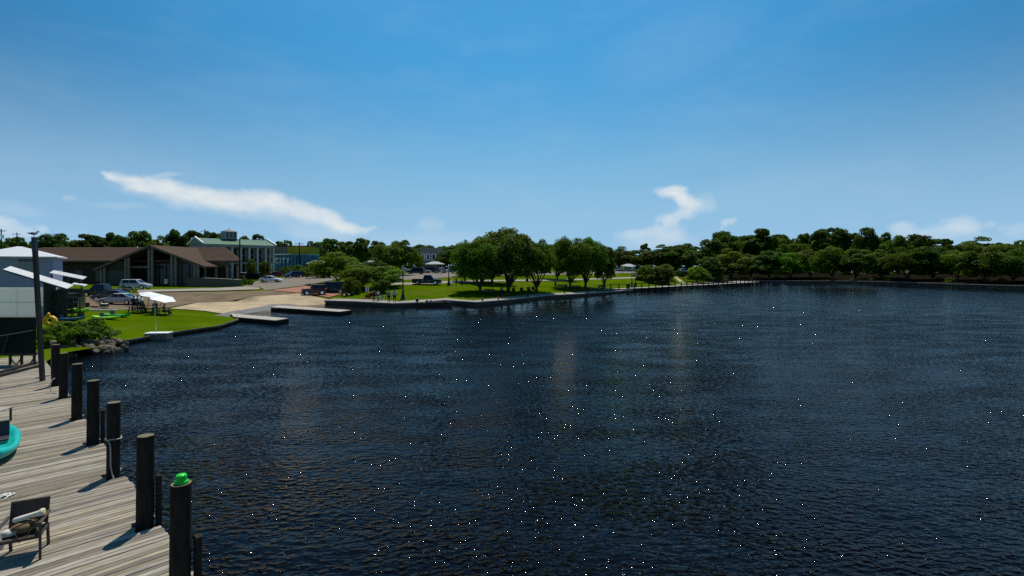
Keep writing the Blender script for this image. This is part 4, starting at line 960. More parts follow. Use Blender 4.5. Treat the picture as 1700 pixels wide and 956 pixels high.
def tree(kd, px, top, w, label, d=None, base=None, name=None, cat='tree', group=None, drop=0.0):
    """a tree at picture column px, its foot at distance d or at the picture row base, w pixels wide, its top at row top"""
    if base is not None: p = G(px, base)
    else: x = sx(px, d); p = Vector((x, d, gz(x, d)))
    d = p.y; H = sz(top, d) - p.z; Rr = w * d / F / 2
    k = TCNT.get(kd, 0); TCNT[kd] = k + 1
    cr, tr, H0, R0 = KINDS[kd][k % len(KINDS[kd])]
    t = thing(name or {'oak': 'oak_tree', 'tall': 'pine_tree', 'shrub': 'bush', 'dshrub': 'bush'}.get(kd, 'tree'), label, cat, p - Vector((0, 0, .05)), (k * 2.399) % 6.283, group)
    sc = (Rr / R0 / .97, Rr / R0 / .97, H / H0 / 1.0)
    link('crown', cr, t, (0, 0, -drop * H), scale=(sc[0], sc[1], sc[2] * (1 + drop))); link('trunk', tr, t, scale=((sc[0] + sc[2]) / 2,) * 2 + (sc[2],))
    return t
# park oaks on the lawn
tree('oak', 797, 390, 92, 'left oak of the big park clump, its trunk forked low', base=485, group='oaks of the big park clump')
tree('oak', 844, 378, 118, 'tallest oak of the big park clump, the middle trunk', base=485.5, group='oaks of the big park clump')
tree('oak', 891, 396, 66, 'right oak of the big park clump with a slim trunk', base=484, group='oaks of the big park clump')
tree('oak', 817, 388, 84, 'rear oak of the big park clump, its dark trunk farther back', base=470, group='oaks of the big park clump')
tree('olive', 772, 398, 50, 'light drooping tree on the left flank of the big park clump', d=112)
tree('oak', 947, 393, 70, 'left oak of the pair beside the sea wall benches', base=479, group='pair of oaks by the benches')
tree('oak', 972, 392, 78, 'right oak of the pair beside the sea wall benches', base=477.5, group='pair of oaks by the benches')
tree('olive', 925, 401, 62, 'green tree between the big clump and the oak pair', d=135)
tree('olive', 1003, 401, 38, 'sparse tree leaning out right of the oak pair', d=118)
# trees by the ramp and street
tree('bright', 560, 416, 78, 'light green round tree behind the dark van', d=108)
tree('bright', 604, 437, 84, 'low green tree left of the small white sign', d=96)
tree('bright', 638, 440, 74, 'low green tree right of the small white sign', d=97)
tree('bright', 586, 430, 56, 'green tree filling in between the light green tree and the low ones', d=106)
tree('olive', 622, 428, 50, 'olive tree behind the two low green trees', d=112)
tree('dshrub', 583, 458, 34, 'olive bush at the tail of the dark van', base=489, cat='bush')
tree('dshrub', 632, 463, 40, 'dark bush behind the bicycles', base=487, cat='bush')
tree('olive', 645, 399, 52, 'tall street tree with the dark lower crown', d=128)
tree('round', 668, 397, 46, 'tree rising behind the green lamp post', d=132)
tree('bright', 690, 412, 26, 'small tree at the left edge of the grey town building', d=160)
tree('olive', 742, 411, 36, 'dark tree right of the grey town building', d=170)
tree('bright', 515, 432, 18, 'small sunny tree in front of the mural wall end', d=140)
tree('shrub', 493, 441, 30, 'sunlit hedge bush under the blue mural, left one', d=138, cat='bush', group='bushes under the mural')
tree('shrub', 476, 440, 26, 'sunlit hedge bush under the lettering of the mural', d=141, cat='bush', group='bushes under the mural')
tree('shrub', 510, 441, 30, 'sunlit hedge bush at the right end of the mural', d=136, cat='bush', group='bushes under the mural')
tree('bright', 418, 428, 18, 'small bright tree in front of the white columns', d=122)
tree('olive', 440, 430, 16, 'small dark tree in front of the columned building end', d=124)
tree('shrub', 406, 462, 12, 'clipped bush beside the right end of the brown building', d=106, cat='bush', group='clipped bushes at the brown building')
tree('shrub', 416, 463, 12, 'second clipped bush, right of the one at the brown building', d=105, cat='bush', group='clipped bushes at the brown building')
# trees behind the buildings on the left
BK = [('round', -12, 395, 52, 'tree at the left picture edge behind the white roof'), ('round', 28, 391, 46, 'tree with the thin pole above it, left of the tall post'), ('olive', 62, 394, 40, 'small tree hidden behind the tall post'), ('round', 95, 386, 62, 'broad dark tree just right of the tall post'),
      ('tall', 146, 385, 54, 'speckled tree above the left brown roof'), ('olive', 160, 389, 50, 'yellowish green tree above the left brown roof'), ('tall', 186, 384, 36, 'tree left of the porch gable, thin topped'), ('round', 230, 379, 52, 'dark round tree over the porch gable'),
      ('olive', 262, 391, 46, 'low tree right of the porch gable'), ('round', 296, 379, 50, 'left half of the tallest tree mass behind the brown building'), ('tall', 322, 373, 46, 'tallest tree behind the brown building'), ('tall', 352, 381, 36, 'feathery tree left of the cupola'),
      ('round', 366, 386, 30, 'tree touching the cupola on the left'), ('round', 405, 388, 36, 'tree touching the cupola on the right'), ('tall', 430, 387, 34, 'last tree above the green roof'), ('olive', 120, 392, 44, 'low tree filling the gap over the left brown roof'), ('round', 205, 389, 44, 'filler tree just left of the gable peak')]
for i, (k, px, tp_, w, l) in enumerate(BK): tree(k, px, tp_, w, l, d=168 + (i * 7) % 18, group='trees behind the buildings')
MB_ = [('round', 520, 399, 34, 'dark tree at the right end of the yellow mural'), ('round', 548, 393, 50, 'left tree of the dark row behind the light green tree'), ('tall', 575, 394, 40, 'second tree of the dark row behind the light green tree'), ('round', 600, 394, 44, 'third tree of the dark row, above the white canopies'), ('round', 625, 399, 40, 'last tree of the dark row before the street trees'),
       ('round', 705, 404, 60, 'far tree behind the grey town building, left'), ('round', 745, 408, 50, 'far tree behind the grey town building, right'), ('round', 535, 412, 30, 'low dark tree by the canopy left of the light green tree')]
for i, (k, px, tp_, w, l) in enumerate(MB_): tree(k, px, tp_, w, l, d=188 + (i * 9) % 20, group='trees in the town')
CT = [('olive', 1028, 409, 60, 'olive tree behind the far parked cars, left'), ('olive', 1060, 411, 50, 'olive tree behind the far parked cars, right'), ('tall', 1072, 402, 20, 'lone umbrella-topped pine above the middle trees'), ('olive', 1102, 406, 60, 'broad tree above the round lawn bush'), ('round', 1140, 402, 56, 'dark tree above the shore path'), ('round', 1121, 405, 66, 'lower tree above the shore path'), ('round', 1000, 414, 60, 'far tree behind the oak pair')]
for i, (k, px, tp_, w, l) in enumerate(CT): tree(k, px, tp_, w, l, d=232 + (i * 13) % 30, group='trees in the middle distance')
tree('olive', 1095, 434, 62, 'round dark bushy tree on the lawn by the boardwalk', base=471, drop=.3)
tree('olive', 1069, 441, 36, 'smaller bushy tree left of the round lawn tree', base=466, drop=.3)
tree('bright', 1156, 440, 40, 'round green bushy tree right of the shore path', base=468.5, drop=.3)
tree('olive', 1128, 447, 16, 'small dark shrub tree by the shore path', base=462)
# the far right shore: a tall back row and a dark front row
RB = [('round', 1180, 393, 48, 'leftmost tall tree of the right shore'), ('round', 1203, 381, 52, 'first high domed tree of the right shore'), ('round', 1232, 390, 44, 'tree between the two first high domes of the right shore'), ('tall', 1262, 378, 56, 'flat-topped pine group, left half'), ('tall', 1290, 380, 50, 'flat-topped pine group, right half'), ('bright', 1295, 393, 46, 'bright yellow-green tree in front of the flat-topped pines'), ('olive', 1318, 396, 44, 'olive tree right of the bright yellow-green one'), ('round', 1334, 384, 30, 'narrow dark tree before the sky gap'),
      ('tall', 1368, 375, 40, 'tall dark pine right of the sky gap'), ('round', 1402, 376, 50, 'tall broad tree right of the tall dark pine'), ('round', 1441, 376, 36, 'pointed tree with a light top in the right row'), ('tall', 1469, 384, 22, 'thin twiggy pine of the right row'), ('round', 1492, 387, 40, 'dark dome right of the thin twiggy pine'), ('round', 1527, 387, 46, 'dark dome below the low right cloud'), ('tall', 1560, 388, 40, 'pine below the low right cloud'),
      ('olive', 1590, 400, 40, 'low tree in the dip of the right row'), ('olive', 1620, 393, 64, 'broad olive tree near the right edge'), ('olive', 1662, 400, 56, 'olive tree next to the right edge'), ('round', 1700, 404, 60, 'tree cut by the right picture edge'), ('bright', 1475, 402, 44, 'yellow-green tree in the right row under the thin pine'), ('olive', 1530, 400, 60, 'olive tree under the low right cloud'), ('olive', 1355, 398, 46, 'olive tree at the sky gap')]
for i, (k, px, tp_, w, l) in enumerate(RB): tree(k, px, tp_, w * 1.22, l, d=(252 + (i * 11) % 26) * (1 if px < 1480 else .9), group='back row of the right shore', drop=.08)
RF = [(1178, 424, 44), (1214, 412, 56), (1246, 420, 46), (1277, 415, 52), (1310, 418, 50), (1345, 410, 56), (1382, 409, 54), (1420, 412, 56), (1462, 414, 58), (1506, 409, 60), (1548, 406, 62), (1592, 412, 58), (1634, 411, 62), (1682, 412, 66), (1725, 410, 60)]
OR = ['first', 'second', 'third', 'fourth', 'fifth', 'sixth', 'seventh', 'eighth', 'ninth', 'tenth', 'eleventh', 'twelfth', 'thirteenth', 'fourteenth', 'fifteenth']
for i, (px, tp_, w) in enumerate(RF):
    k = ('round', 'olive', 'oak', 'round', 'bright', 'olive', 'oak')[i % 7]
    by = float(np.interp(px, [1178, 1260, 1400, 1500, 1600, 1700], [466, 463.4, 463.8, 465.4, 468, 470.5])); dd = G(px, by).y + (i % 3) * 3
    tree(k, px, tp_, w * 1.18, '%s tree from the left in the dark front row of the right shore' % OR[i], d=dd, group='front row of the right shore', drop=.05)
# the wood beyond: one mass closing the skyline
def woods():
    g = np.random.default_rng(77); parts = []
    src = [np.empty(0)]
    base = KINDS['round'][0][0]; co = np.empty(len(base.vertices) * 3, np.float32); base.vertices.foreach_get('co', co); co = co.reshape(-1, 4, 3)
    co = co[g.permutation(len(co))[:1500]]; ctr = co.mean(1, keepdims=True); co = ctr + (co - ctr) * 2.6
    for px in range(-60, 1800, 22):
        d = g.uniform(310, 360); x = sx(px + g.uniform(-8, 8), d); top = 413 + 6 * math.sin(px * .013) + g.uniform(-5, 5)
        if px < 480: top -= 7
        if px > 1150: top -= 8
        z0 = gz(x, d); H = sz(top, d) - z0; w = g.uniform(6.5, 9.5); a = g.uniform(0, 6.28); c, s_ = math.cos(a), math.sin(a)
        q = co * np.array([w / 5, w / 5, H / 12]); q = np.stack([q[..., 0] * c - q[..., 1] * s_ + x, q[..., 0] * s_ + q[..., 1] * c + d, q[..., 2] * 1.12 + z0 - 1.4], -1); parts.append(q)
    V = np.concatenate(parts).reshape(-1, 3); nq = len(V) // 4
    me = bpy.data.meshes.new('woodland'); me.vertices.add(len(V)); me.vertices.foreach_set('co', V.astype(np.float32).ravel()); me.loops.add(nq * 4); me.loops.foreach_set('vertex_index', np.arange(nq * 4, dtype=np.int32))
    me.polygons.add(nq); me.polygons.foreach_set('loop_start', np.arange(0, nq * 4, 4, dtype=np.int32)); me.materials.append(LDK); me.update()
    tag(link('woodland', me), 'far wood closing the skyline behind the town and shore', 'wood', kind='stuff')
woods()
# undergrowth along the far right bank
def bank():
    g = np.random.default_rng(5); me0 = KINDS['dshrub'][0][0]; co = np.empty(len(me0.vertices) * 3, np.float32); me0.vertices.foreach_get('co', co); co = co.reshape(-1, 4, 3)
    co = co[g.permutation(len(co))[:420]]; ctr = co.mean(1, keepdims=True); co = ctr + (co - ctr) * 2.2; parts = []
    pts = [Vector(p) for p in S2[rb + 13:rb + 20]]
    for a, b in zip(pts[:-1], pts[1:]):
        n = int((b - a).length / 2.2)
        for k in range(n):
            p = a.lerp(b, (k + g.random()) / n); nrm = Vector((-(b - a).y, (b - a).x)).normalized(); p = p + nrm * g.uniform(.6, 13)
            s_ = g.uniform(.22, .5); q = co * np.array([s_, s_, s_ * g.uniform(.5, .9)]); parts.append(q + np.array([p.x, p.y, gz(p.x, p.y) - .1]))
    V = np.concatenate(parts).reshape(-1, 3); nq = len(V) // 4
    me = bpy.data.meshes.new('undergrowth'); me.vertices.add(len(V)); me.vertices.foreach_set('co', V.astype(np.float32).ravel()); me.loops.add(nq * 4); me.loops.foreach_set('vertex_index', np.arange(nq * 4, dtype=np.int32))
    me.polygons.add(nq); me.polygons.foreach_set('loop_start', np.arange(0, nq * 4, 4, dtype=np.int32)); me.materials.append(LDK); me.update()
    tag(link('undergrowth', me), 'dark undergrowth along the right shore bank', 'undergrowth', kind='stuff')
bank()
# bare twigs sticking out of the right oak
# ------------------------------------------------------------------ bush and riprap by the dock end
tree('shrub', 138, 527, 106, 'green waterside bush above the rocks', d=37.5, cat='bush')
tree('shrub', 92, 540, 60, 'low green bush between the pilings and the rocks', d=34.5, cat='bush')
STONE = [mat('rock_%d' % k, c, .9, var=.25, scale=3, bump=.02) for k, c in enumerate(((.12, .1, .078), (.17, .145, .115), (.085, .074, .06), (.2, .155, .105)))]
rp = thing('riprap', 'heap of grey brown boulders at the waterline left of the lawn', 'rocks', (-28.4, 34.5, 0))
rm = []
for k in range(6):
    g_ = random.Random(200 + k); bm = bmesh.new(); bmesh.ops.create_icosphere(bm, subdivisions=2, radius=1)
    pl = [(Vector((g_.gauss(0, 1), g_.gauss(0, 1), g_.gauss(0, 1))).normalized(), g_.uniform(.55, .85)) for _ in range(9)]
    for v in bm.verts:
        for n_, q in pl:
            e_ = v.co.dot(n_) - q
            if e_ > 0: v.co -= n_ * e_
    me = bpy.data.meshes.new('rock'); bm.to_mesh(me); bm.free(); me.materials.append(STONE[k % 4]); rm.append(me)
g_ = random.Random(21)
for k in range(62):
    px = g_.uniform(96, 209); py = g_.uniform(569, 596) - (px - 96) * .10 + g_.uniform(-2, 2)
    z = .15 + (590 - (px - 96) * .10 - py) * .03
    p = at(px, py, max(-.05, z)); s_ = g_.uniform(.14, .29)
    link('rock', rm[k % 6], rp, (p.x + 28.4, p.y - 34.5, p.z), (g_.uniform(0, 6), g_.uniform(0, 6), g_.uniform(0, 6)), (s_ * g_.uniform(.9, 1.5), s_, s_ * g_.uniform(.7, 1)))
link('rock', rm[3], rp, at(181, 582, .1) - Vector((-28.4, 34.5, 0)), (.3, .2, .5), (.75, .5, .55))

# ------------------------------------------------------------------ vehicles
CARC = {}
def paint(c): return mat('car_paint_%s' % c, {'silver': (.42, .43, .44), 'white': (.72, .72, .71), 'black': (.012, .012, .013), 'charcoal': (.045, .047, .052), 'navy': (.018, .026, .06), 'red': (.22, .018, .015), 'maroon': (.09, .012, .012), 'grey': (.2, .2, .21), 'blue': (.03, .07, .2), 'beige': (.4, .36, .28)}[c], .25, var=.03, spec=.6)
CARK = {  # length, width, height, belt profile, cabin base x, cabin roof x
 'sedan': (4.75, 1.8, 1.45, [(-.5, .55), (-.49, .82), (-.44, .96), (-.3, .98), (0, .97), (.17, .95), (.34, .84), (.46, .72), (.5, .52)], (-.40, .20), (-.19, .06)),
 'suv': (4.7, 1.88, 1.75, [(-.5, .6), (-.49, .95), (-.46, 1.08), (0, 1.08), (.22, 1.06), (.4, .97), (.48, .85), (.5, .6)], (-.48, .26), (-.42, .08)),
 'pickup': (5.7, 1.95, 1.9, [(-.5, .65), (-.498, 1.1), (-.3, 1.12), (-.1, 1.12), (.2, 1.13), (.42, 1.08), (.485, .98), (.5, .65)], (-.12, .26), (-.08, .15)),
 'van': (5.1, 1.98, 2.05, [(-.5, .6), (-.495, 1.15), (0, 1.15), (.3, 1.12), (.42, 1.0), (.49, .85), (.5, .6)], (-.49, .38), (-.47, .18)),
 'jeep': (3.9, 1.75, 1.8, [(-.5, .7), (-.498, 1.08), (0, 1.1), (.2, 1.12), (.47, 1.08), (.498, .95), (.5, .7)], (-.46, .14), (-.44, .10))}
def car(kd, color, label, p, heading, name=None, cat='car', group=None, detail=True, scale=1.0, lamps_on=False):
    Lc, W, Hc, belt, cb_, cr_ = CARK[kd]; h2 = W / 2
    t = thing(name or {'sedan': 'parked_car', 'suv': 'parked_suv', 'pickup': 'pickup_truck', 'van': 'parked_van', 'jeep': 'jeep'}[kd], label, cat, (p[0], p[1], p[2] + .05), heading, group); t.scale = (scale,) * 3
    key = (kd, color)
    if key not in CARC:
        b = MB(); rings = []
        for u, zb in belt:
            x = u * Lc; w = h2 * (1 - .14 * max(0, abs(u) - .38) / .12); zlo = .24 + .08 * max(0, abs(u) - .4) / .1
            rings.append([(x, -w * .86, zlo), (x, -w, zlo + .14), (x, -w * 1.0, zlo + (zb - zlo) * .62), (x, -w * .93, zb - .03), (x, -w * .8, zb), (x, 0, zb + .025), (x, w * .8, zb), (x, w * .93, zb - .03), (x, w, zlo + (zb - zlo) * .62), (x, w, zlo + .14), (x, w * .86, zlo)])
        b.loft(rings)
        zb = np.interp(0, [q[0] for q in belt], [q[1] for q in belt]) - .05
        x0, x1, r0, r1 = cb_[0] * Lc, cb_[1] * Lc, cr_[0] * Lc, cr_[1] * Lc; wb, wr = h2 * .92, h2 * .74
        cab = [(x0, -wb, zb), (x1, -wb, zb), (x1, wb, zb), (x0, wb, zb), (r0, -wr, Hc - .04), (r1, -wr, Hc - .04), (r1, wr, Hc - .04), (r0, wr, Hc - .04), (r0 + .12, -wr * .85, Hc), (r1 - .12, -wr * .85, Hc), (r1 - .12, wr * .85, Hc), (r0 + .12, wr * .85, Hc)]
        b.add(cab, [(0, 1, 5, 4), (1, 2, 6, 5), (2, 3, 7, 6), (3, 0, 4, 7), (4, 5, 9, 8), (5, 6, 10, 9), (6, 7, 11, 10), (7, 4, 8, 11), (8, 9, 10, 11)])
        if kd == 'pickup': b.bb(-.48 * Lc, -.13 * Lc, -h2 * .98, h2 * .98, 1.05, 1.1)
        body = b.mesh('body', paint(color), False)
        C = [Vector(q) for q in cab]
        def pane(i, j, k, l, a0, a1, nrm, v0=.12, v1=.9):
            P_ = lambda u, v: C[i].lerp(C[j], u).lerp(C[l].lerp(C[k], u), v) + Vector(nrm) * .012
            return MB().add([P_(a0, v0), P_(a1, v0), P_(a1, v1), P_(a0, v1)], [(0, 1, 2, 3)]).mesh('window', GLASS)
        wins = [('windscreen', pane(1, 2, 6, 5, .06, .94, (1, 0, .6))), ('rear_window', pane(3, 0, 4, 7, .08, .92, (-1, 0, .6))), ('side_window', pane(0, 1, 5, 4, .1, .48, (0, -1, .2))), ('side_window', pane(0, 1, 5, 4, .51, .92, (0, -1, .2))), ('side_window', pane(2, 3, 7, 6, .08, .49, (0, 1, .2))), ('side_window', pane(2, 3, 7, 6, .52, .9, (0, 1, .2)))]
        wr_ = .33 if kd in ('sedan',) else .38 if kd != 'jeep' else .42
        ty = MB(); ty.tube([(0, -.11, 0), (0, -.09, 0), (0, .09, 0), (0, .11, 0)], [wr_ * .9, wr_, wr_, wr_ * .9], 18); rimm = MB(); rimm.tube([(0, -.118, 0), (0, .118, 0)], wr_ * .6, 12)
        lamp = MB().box((0, 0, 0), (.08, .34, .16)).mesh('headlight', mat('lamp_lens', (.7, .7, .68), .15)); tl = MB().box((0, 0, 0), (.05, .26, .2)).mesh('taillight', mat('tail_lens', (.35, .02, .015), .3))
        gr_ = MB().box((0, 0, 0), (.06, .8, .18)).mesh('grille', DARKMETAL); bp = MB().box((0, 0, 0), (.1, W * .86, .16)).mesh('bumper', DARKMETAL if kd in ('jeep', 'pickup') else paint(color)); hd = MB().box((0, 0, 0), (.16, .03, .035)).mesh('handle', CHROME); mi_ = MB().box((0, 0, 0), (.1, .18, .13)).mesh('mirror', paint(color))
        CARC[key] = (body, wins, ty.mesh('tyre', TYRE, True), rimm.mesh('rim', CHROME), wr_, lamp, tl, gr_, bp, hd, mi_)
    body, wins, ty, rimm, wr_, lamp, tl, gr_, bp, hd, mi_ = CARC[key]
    bo_ = link('body', body, t)
    if detail:
        bv = bo_.modifiers.new('bevel', 'BEVEL'); bv.width = .03; bv.segments = 2; bv.limit_method = 'ANGLE'
    for n_, m_ in wins: link(n_, m_, t)
    for ux_ in (-.31, .31):
        for sy in (-1, 1):
            w_ = link('wheel', ty, t, (ux_ * Lc, sy * (h2 - .08), wr_ - .02)); link('rim', rimm, w_)
    zf = belt[-1][1] + .08
    for sy in (-1, 1):
        link('headlight', lamp, t, (.485 * Lc, sy * h2 * .66, zf)); link('taillight', tl, t, (-.495 * Lc, sy * h2 * .78, zf + .1))
        if detail:
            link('mirror', mi_, t, (cb_[1] * Lc - .25, sy * (h2 * .98), belt[4][1] + .05))
            for ux_ in (-.12, .1): link('handle', hd, t, (ux_ * Lc, sy * (h2 * .985), .82))
    link('grille', gr_, t, (.492 * Lc, 0, zf - .12)); link('bumper', bp, t, (.49 * Lc, 0, .38)); link('bumper', bp, t, (-.49 * Lc, 0, .40))
    if kd == 'pickup':
        MB().bb(-.47 * Lc, -.14 * Lc, -h2 * .84, h2 * .84, 1.101, 1.13).build('bed_cover', DARKMETAL, t)
    if kd == 'jeep':
        w_ = link('spare_wheel', ty, t, (-.53 * Lc, 0, .95), (0, 0, R(90))); 
    return t
def gpos(px, py): return G(px, py)
PI = math.pi
car('sedan', 'silver', 'silver sedan beside the standing people and white umbrella', gpos(197, 505.5), PI + .12)
car('sedan', 'charcoal', 'dark grey sedan half hidden behind the silver sedan', gpos(186, 499), PI + .15)
car('pickup', 'black', 'black pickup parked left behind the grey sedan', gpos(172, 492.5), PI + .1, cat='pickup truck')
car('suv', 'silver', 'silver estate car parked in front of the porch columns', gpos(226, 480.5), .08)
LOTC = [('sedan', 'white', 'white sedan nearest the street in the town car park', 450, 469, .05), ('suv', 'navy', 'dark blue car facing out under the blue mural', 487, 461.5, -2.2), ('suv', 'black', 'black car behind the white sedan', 426, 466, .1), ('van', 'navy', 'dark blue van in front of the white columns', 421, 459, .1), ('suv', 'white', 'white car peeping out at the brown building end', 405, 461, .1),
        ('sedan', 'red', 'red car in the town car park right of the white sedan', 462, 460, .1), ('van', 'white', 'white van below the CITY lettering', 455, 454.5, .2), ('sedan', 'silver', 'silver car left of the red car', 443, 458, .1), ('suv', 'charcoal', 'grey car behind the white van', 470, 455, .2), ('suv', 'silver', 'silver car at the left end of the nearest parked row', 414, 464.5, .1), ('sedan', 'black', 'low black car between the red car and the dark blue car', 474, 459, .1), ('sedan', 'white', 'low white car behind the red car', 440, 454.5, .1), ('suv', 'maroon', 'dark red car behind the silver one, in the rear row', 430, 455.5, .1)]
for k, c, l, px, py, hd in LOTC: car(k, c, l, gpos(px, py), hd, group='cars in the town car park', detail=False)
for k, c, l, px, py, hd in [('suv', 'silver', 'silver car parked just left of the light green tree', 512, 457.5, .1), ('sedan', 'white', 'low white car farther back left of the light green tree', 525, 454.5, .1), ('suv', 'charcoal', 'dark grey car at the foot of the light green tree', 533, 458, .1), ('sedan', 'grey', 'grey car left of the dark blue car under the mural', 500, 456, .15),
        ('van', 'white', 'white van seen left of the thin pole beside the brown building', 408, 456, .1), ('sedan', 'blue', 'blue car between the two small trees before the columns', 432, 461.5, .1)]: car(k, c, l, gpos(px, py), hd, group='cars in the town car park', detail=False)
jp = gpos(521, 490); car('jeep', 'maroon', 'dark red open jeep on the brick paving with its front to the left', jp, PI + .5, cat='jeep')
car('van', 'black', 'large black vehicle behind the dark red jeep', gpos(546, 487.5) + Vector((0, 1.2, 0)), PI + .25, cat='van')
car('pickup', 'black', 'black pickup driving along the park path', gpos(709, 472.5), .0, cat='pickup truck')
TOWN = [(690, 455, 'navy', 'suv'), (703, 453.5, 'silver', 'sedan'), (717, 453.5, 'charcoal', 'suv'), (731, 453, 'white', 'sedan'), (744, 453, 'blue', 'suv'), (682, 451, 'white', 'van'), (697, 449.5, 'beige', 'suv'), (712, 449.5, 'white', 'suv'), (727, 449.5, 'black', 'suv'), (741, 449.5, 'silver', 'sedan'), (755, 450, 'grey', 'suv'), (768, 450, 'white', 'sedan')]
ROWN = ['first', 'second', 'third', 'fourth', 'fifth', 'sixth', 'seventh']
for i, (px, py, c, k) in enumerate(TOWN):
    car(k, c, '%s %s from the left in the %s row below the grey town building' % (c, {'suv': 'car', 'van': 'van', 'sedan': 'low car'}[k], 'front' if i < 5 else 'rear'), gpos(px, py), .05 if i % 3 else PI, group='cars below the grey town building', detail=False)
MIDC = [(1012, 450.5, 'silver', 'first'), (1027, 450, 'white', 'second'), (1045, 449.5, 'white', 'third'), (1060, 449, 'grey', 'fourth'), (1122, 452, 'white', 'fifth'), (1137, 452, 'white', 'sixth'), (1128, 447, 'grey', 'seventh')]
for px, py, c, o_ in MIDC: car('suv', c, '%s car from the left among those beyond the round lawn tree, %s' % (o_, c), gpos(px, py), .1, group='cars in the middle distance', detail=False)
FARC = [(1212, 'white'), (1238, 'silver'), (1318, 'white'), (1336, 'white'), (1366, 'grey'), (1398, 'white'), (1418, 'white'), (1448, 'silver'), (1490, 'white'), (1516, 'white'), (1528, 'white'), (1634, 'grey'), (1646, 'white')]
ON = OR
for i, (px, c) in enumerate(FARC):
    d_ = float(np.interp(px, [1200, 1340, 1500, 1700], [266, 262, 240, 215])); x = sx(px, d_); car('suv' if i % 2 else 'sedan', c, '%s far car from the left seen under the right shore trees, %s' % (ON[i], c), (x, d_, gz(x, d_) + .2), .25, group='far cars under the right shore trees', detail=False)

def wheel_ring(m, c, r, th, ax=(0, 1, 0), n=18):
    ax = Vector(ax); a = ax.orthogonal().normalized(); b = ax.cross(a); pts = [Vector(c) + (a * math.cos(q) + b * math.sin(q)) * r for q in [2 * PI * k / n for k in range(n + 1)]]; return m.tube(pts, th, 6, cap=False)
def motorcycle(p, hd, label):
    t = thing('motorcycle', label, 'motorcycle', p, hd, 'motorcycles by the parked cars')
    for x in (-.72, .72):
        m = MB(); wheel_ring(m, (x, 0, .31), .25, .06); w_ = m.build('wheel', TYRE, t); MB().tube([(x, -.03, .31), (x, .03, .31)], .16, 10).build('rim', CHROME, w_)
    MB().loft([[(x, y * w, z + zz) for y, zz in ((-1, 0), (-.7, .1), (0, .14), (.7, .1), (1, 0), (.6, -.1), (-.6, -.1))] for x, w, z in ((-.2, .05, .78), (0, .15, .82), (.25, .17, .84), (.42, .08, .86))]).build('tank', paint('black'), t, smooth=True)
    MB().box((-.4, 0, .74), (.7, .26, .1)).build('seat', TYRE, t, bevel=.03); MB().box((.05, 0, .42), (.5, .3, .36)).build('engine', CHROME, t, bevel=.03)
    for sy in (-1, 1): MB().tube([(.72, sy * .08, .31), (.5, sy * .08, 1.0)], .03, 6).build('fork', CHROME, t)
    MB().tube([(.38, -.4, 1.08), (.48, -.15, 1.02), (.48, .15, 1.02), (.38, .4, 1.08)], .018, 6).build('handlebar', CHROME, t); MB().tube([(.2, .2, .3), (-.3, .22, .26), (-.95, .22, .3)], .05, 8).build('exhaust', CHROME, t); MB().tube([(.56, 0, .9), (.68, 0, .9)], .1, 10).build('headlight', CHROME, t)
motorcycle(gpos(205, 484.5), .4, 'motorcycle parked left of the silver estate car')
motorcycle(gpos(214, 485), .6, 'motorcycle parked right next to the other one')

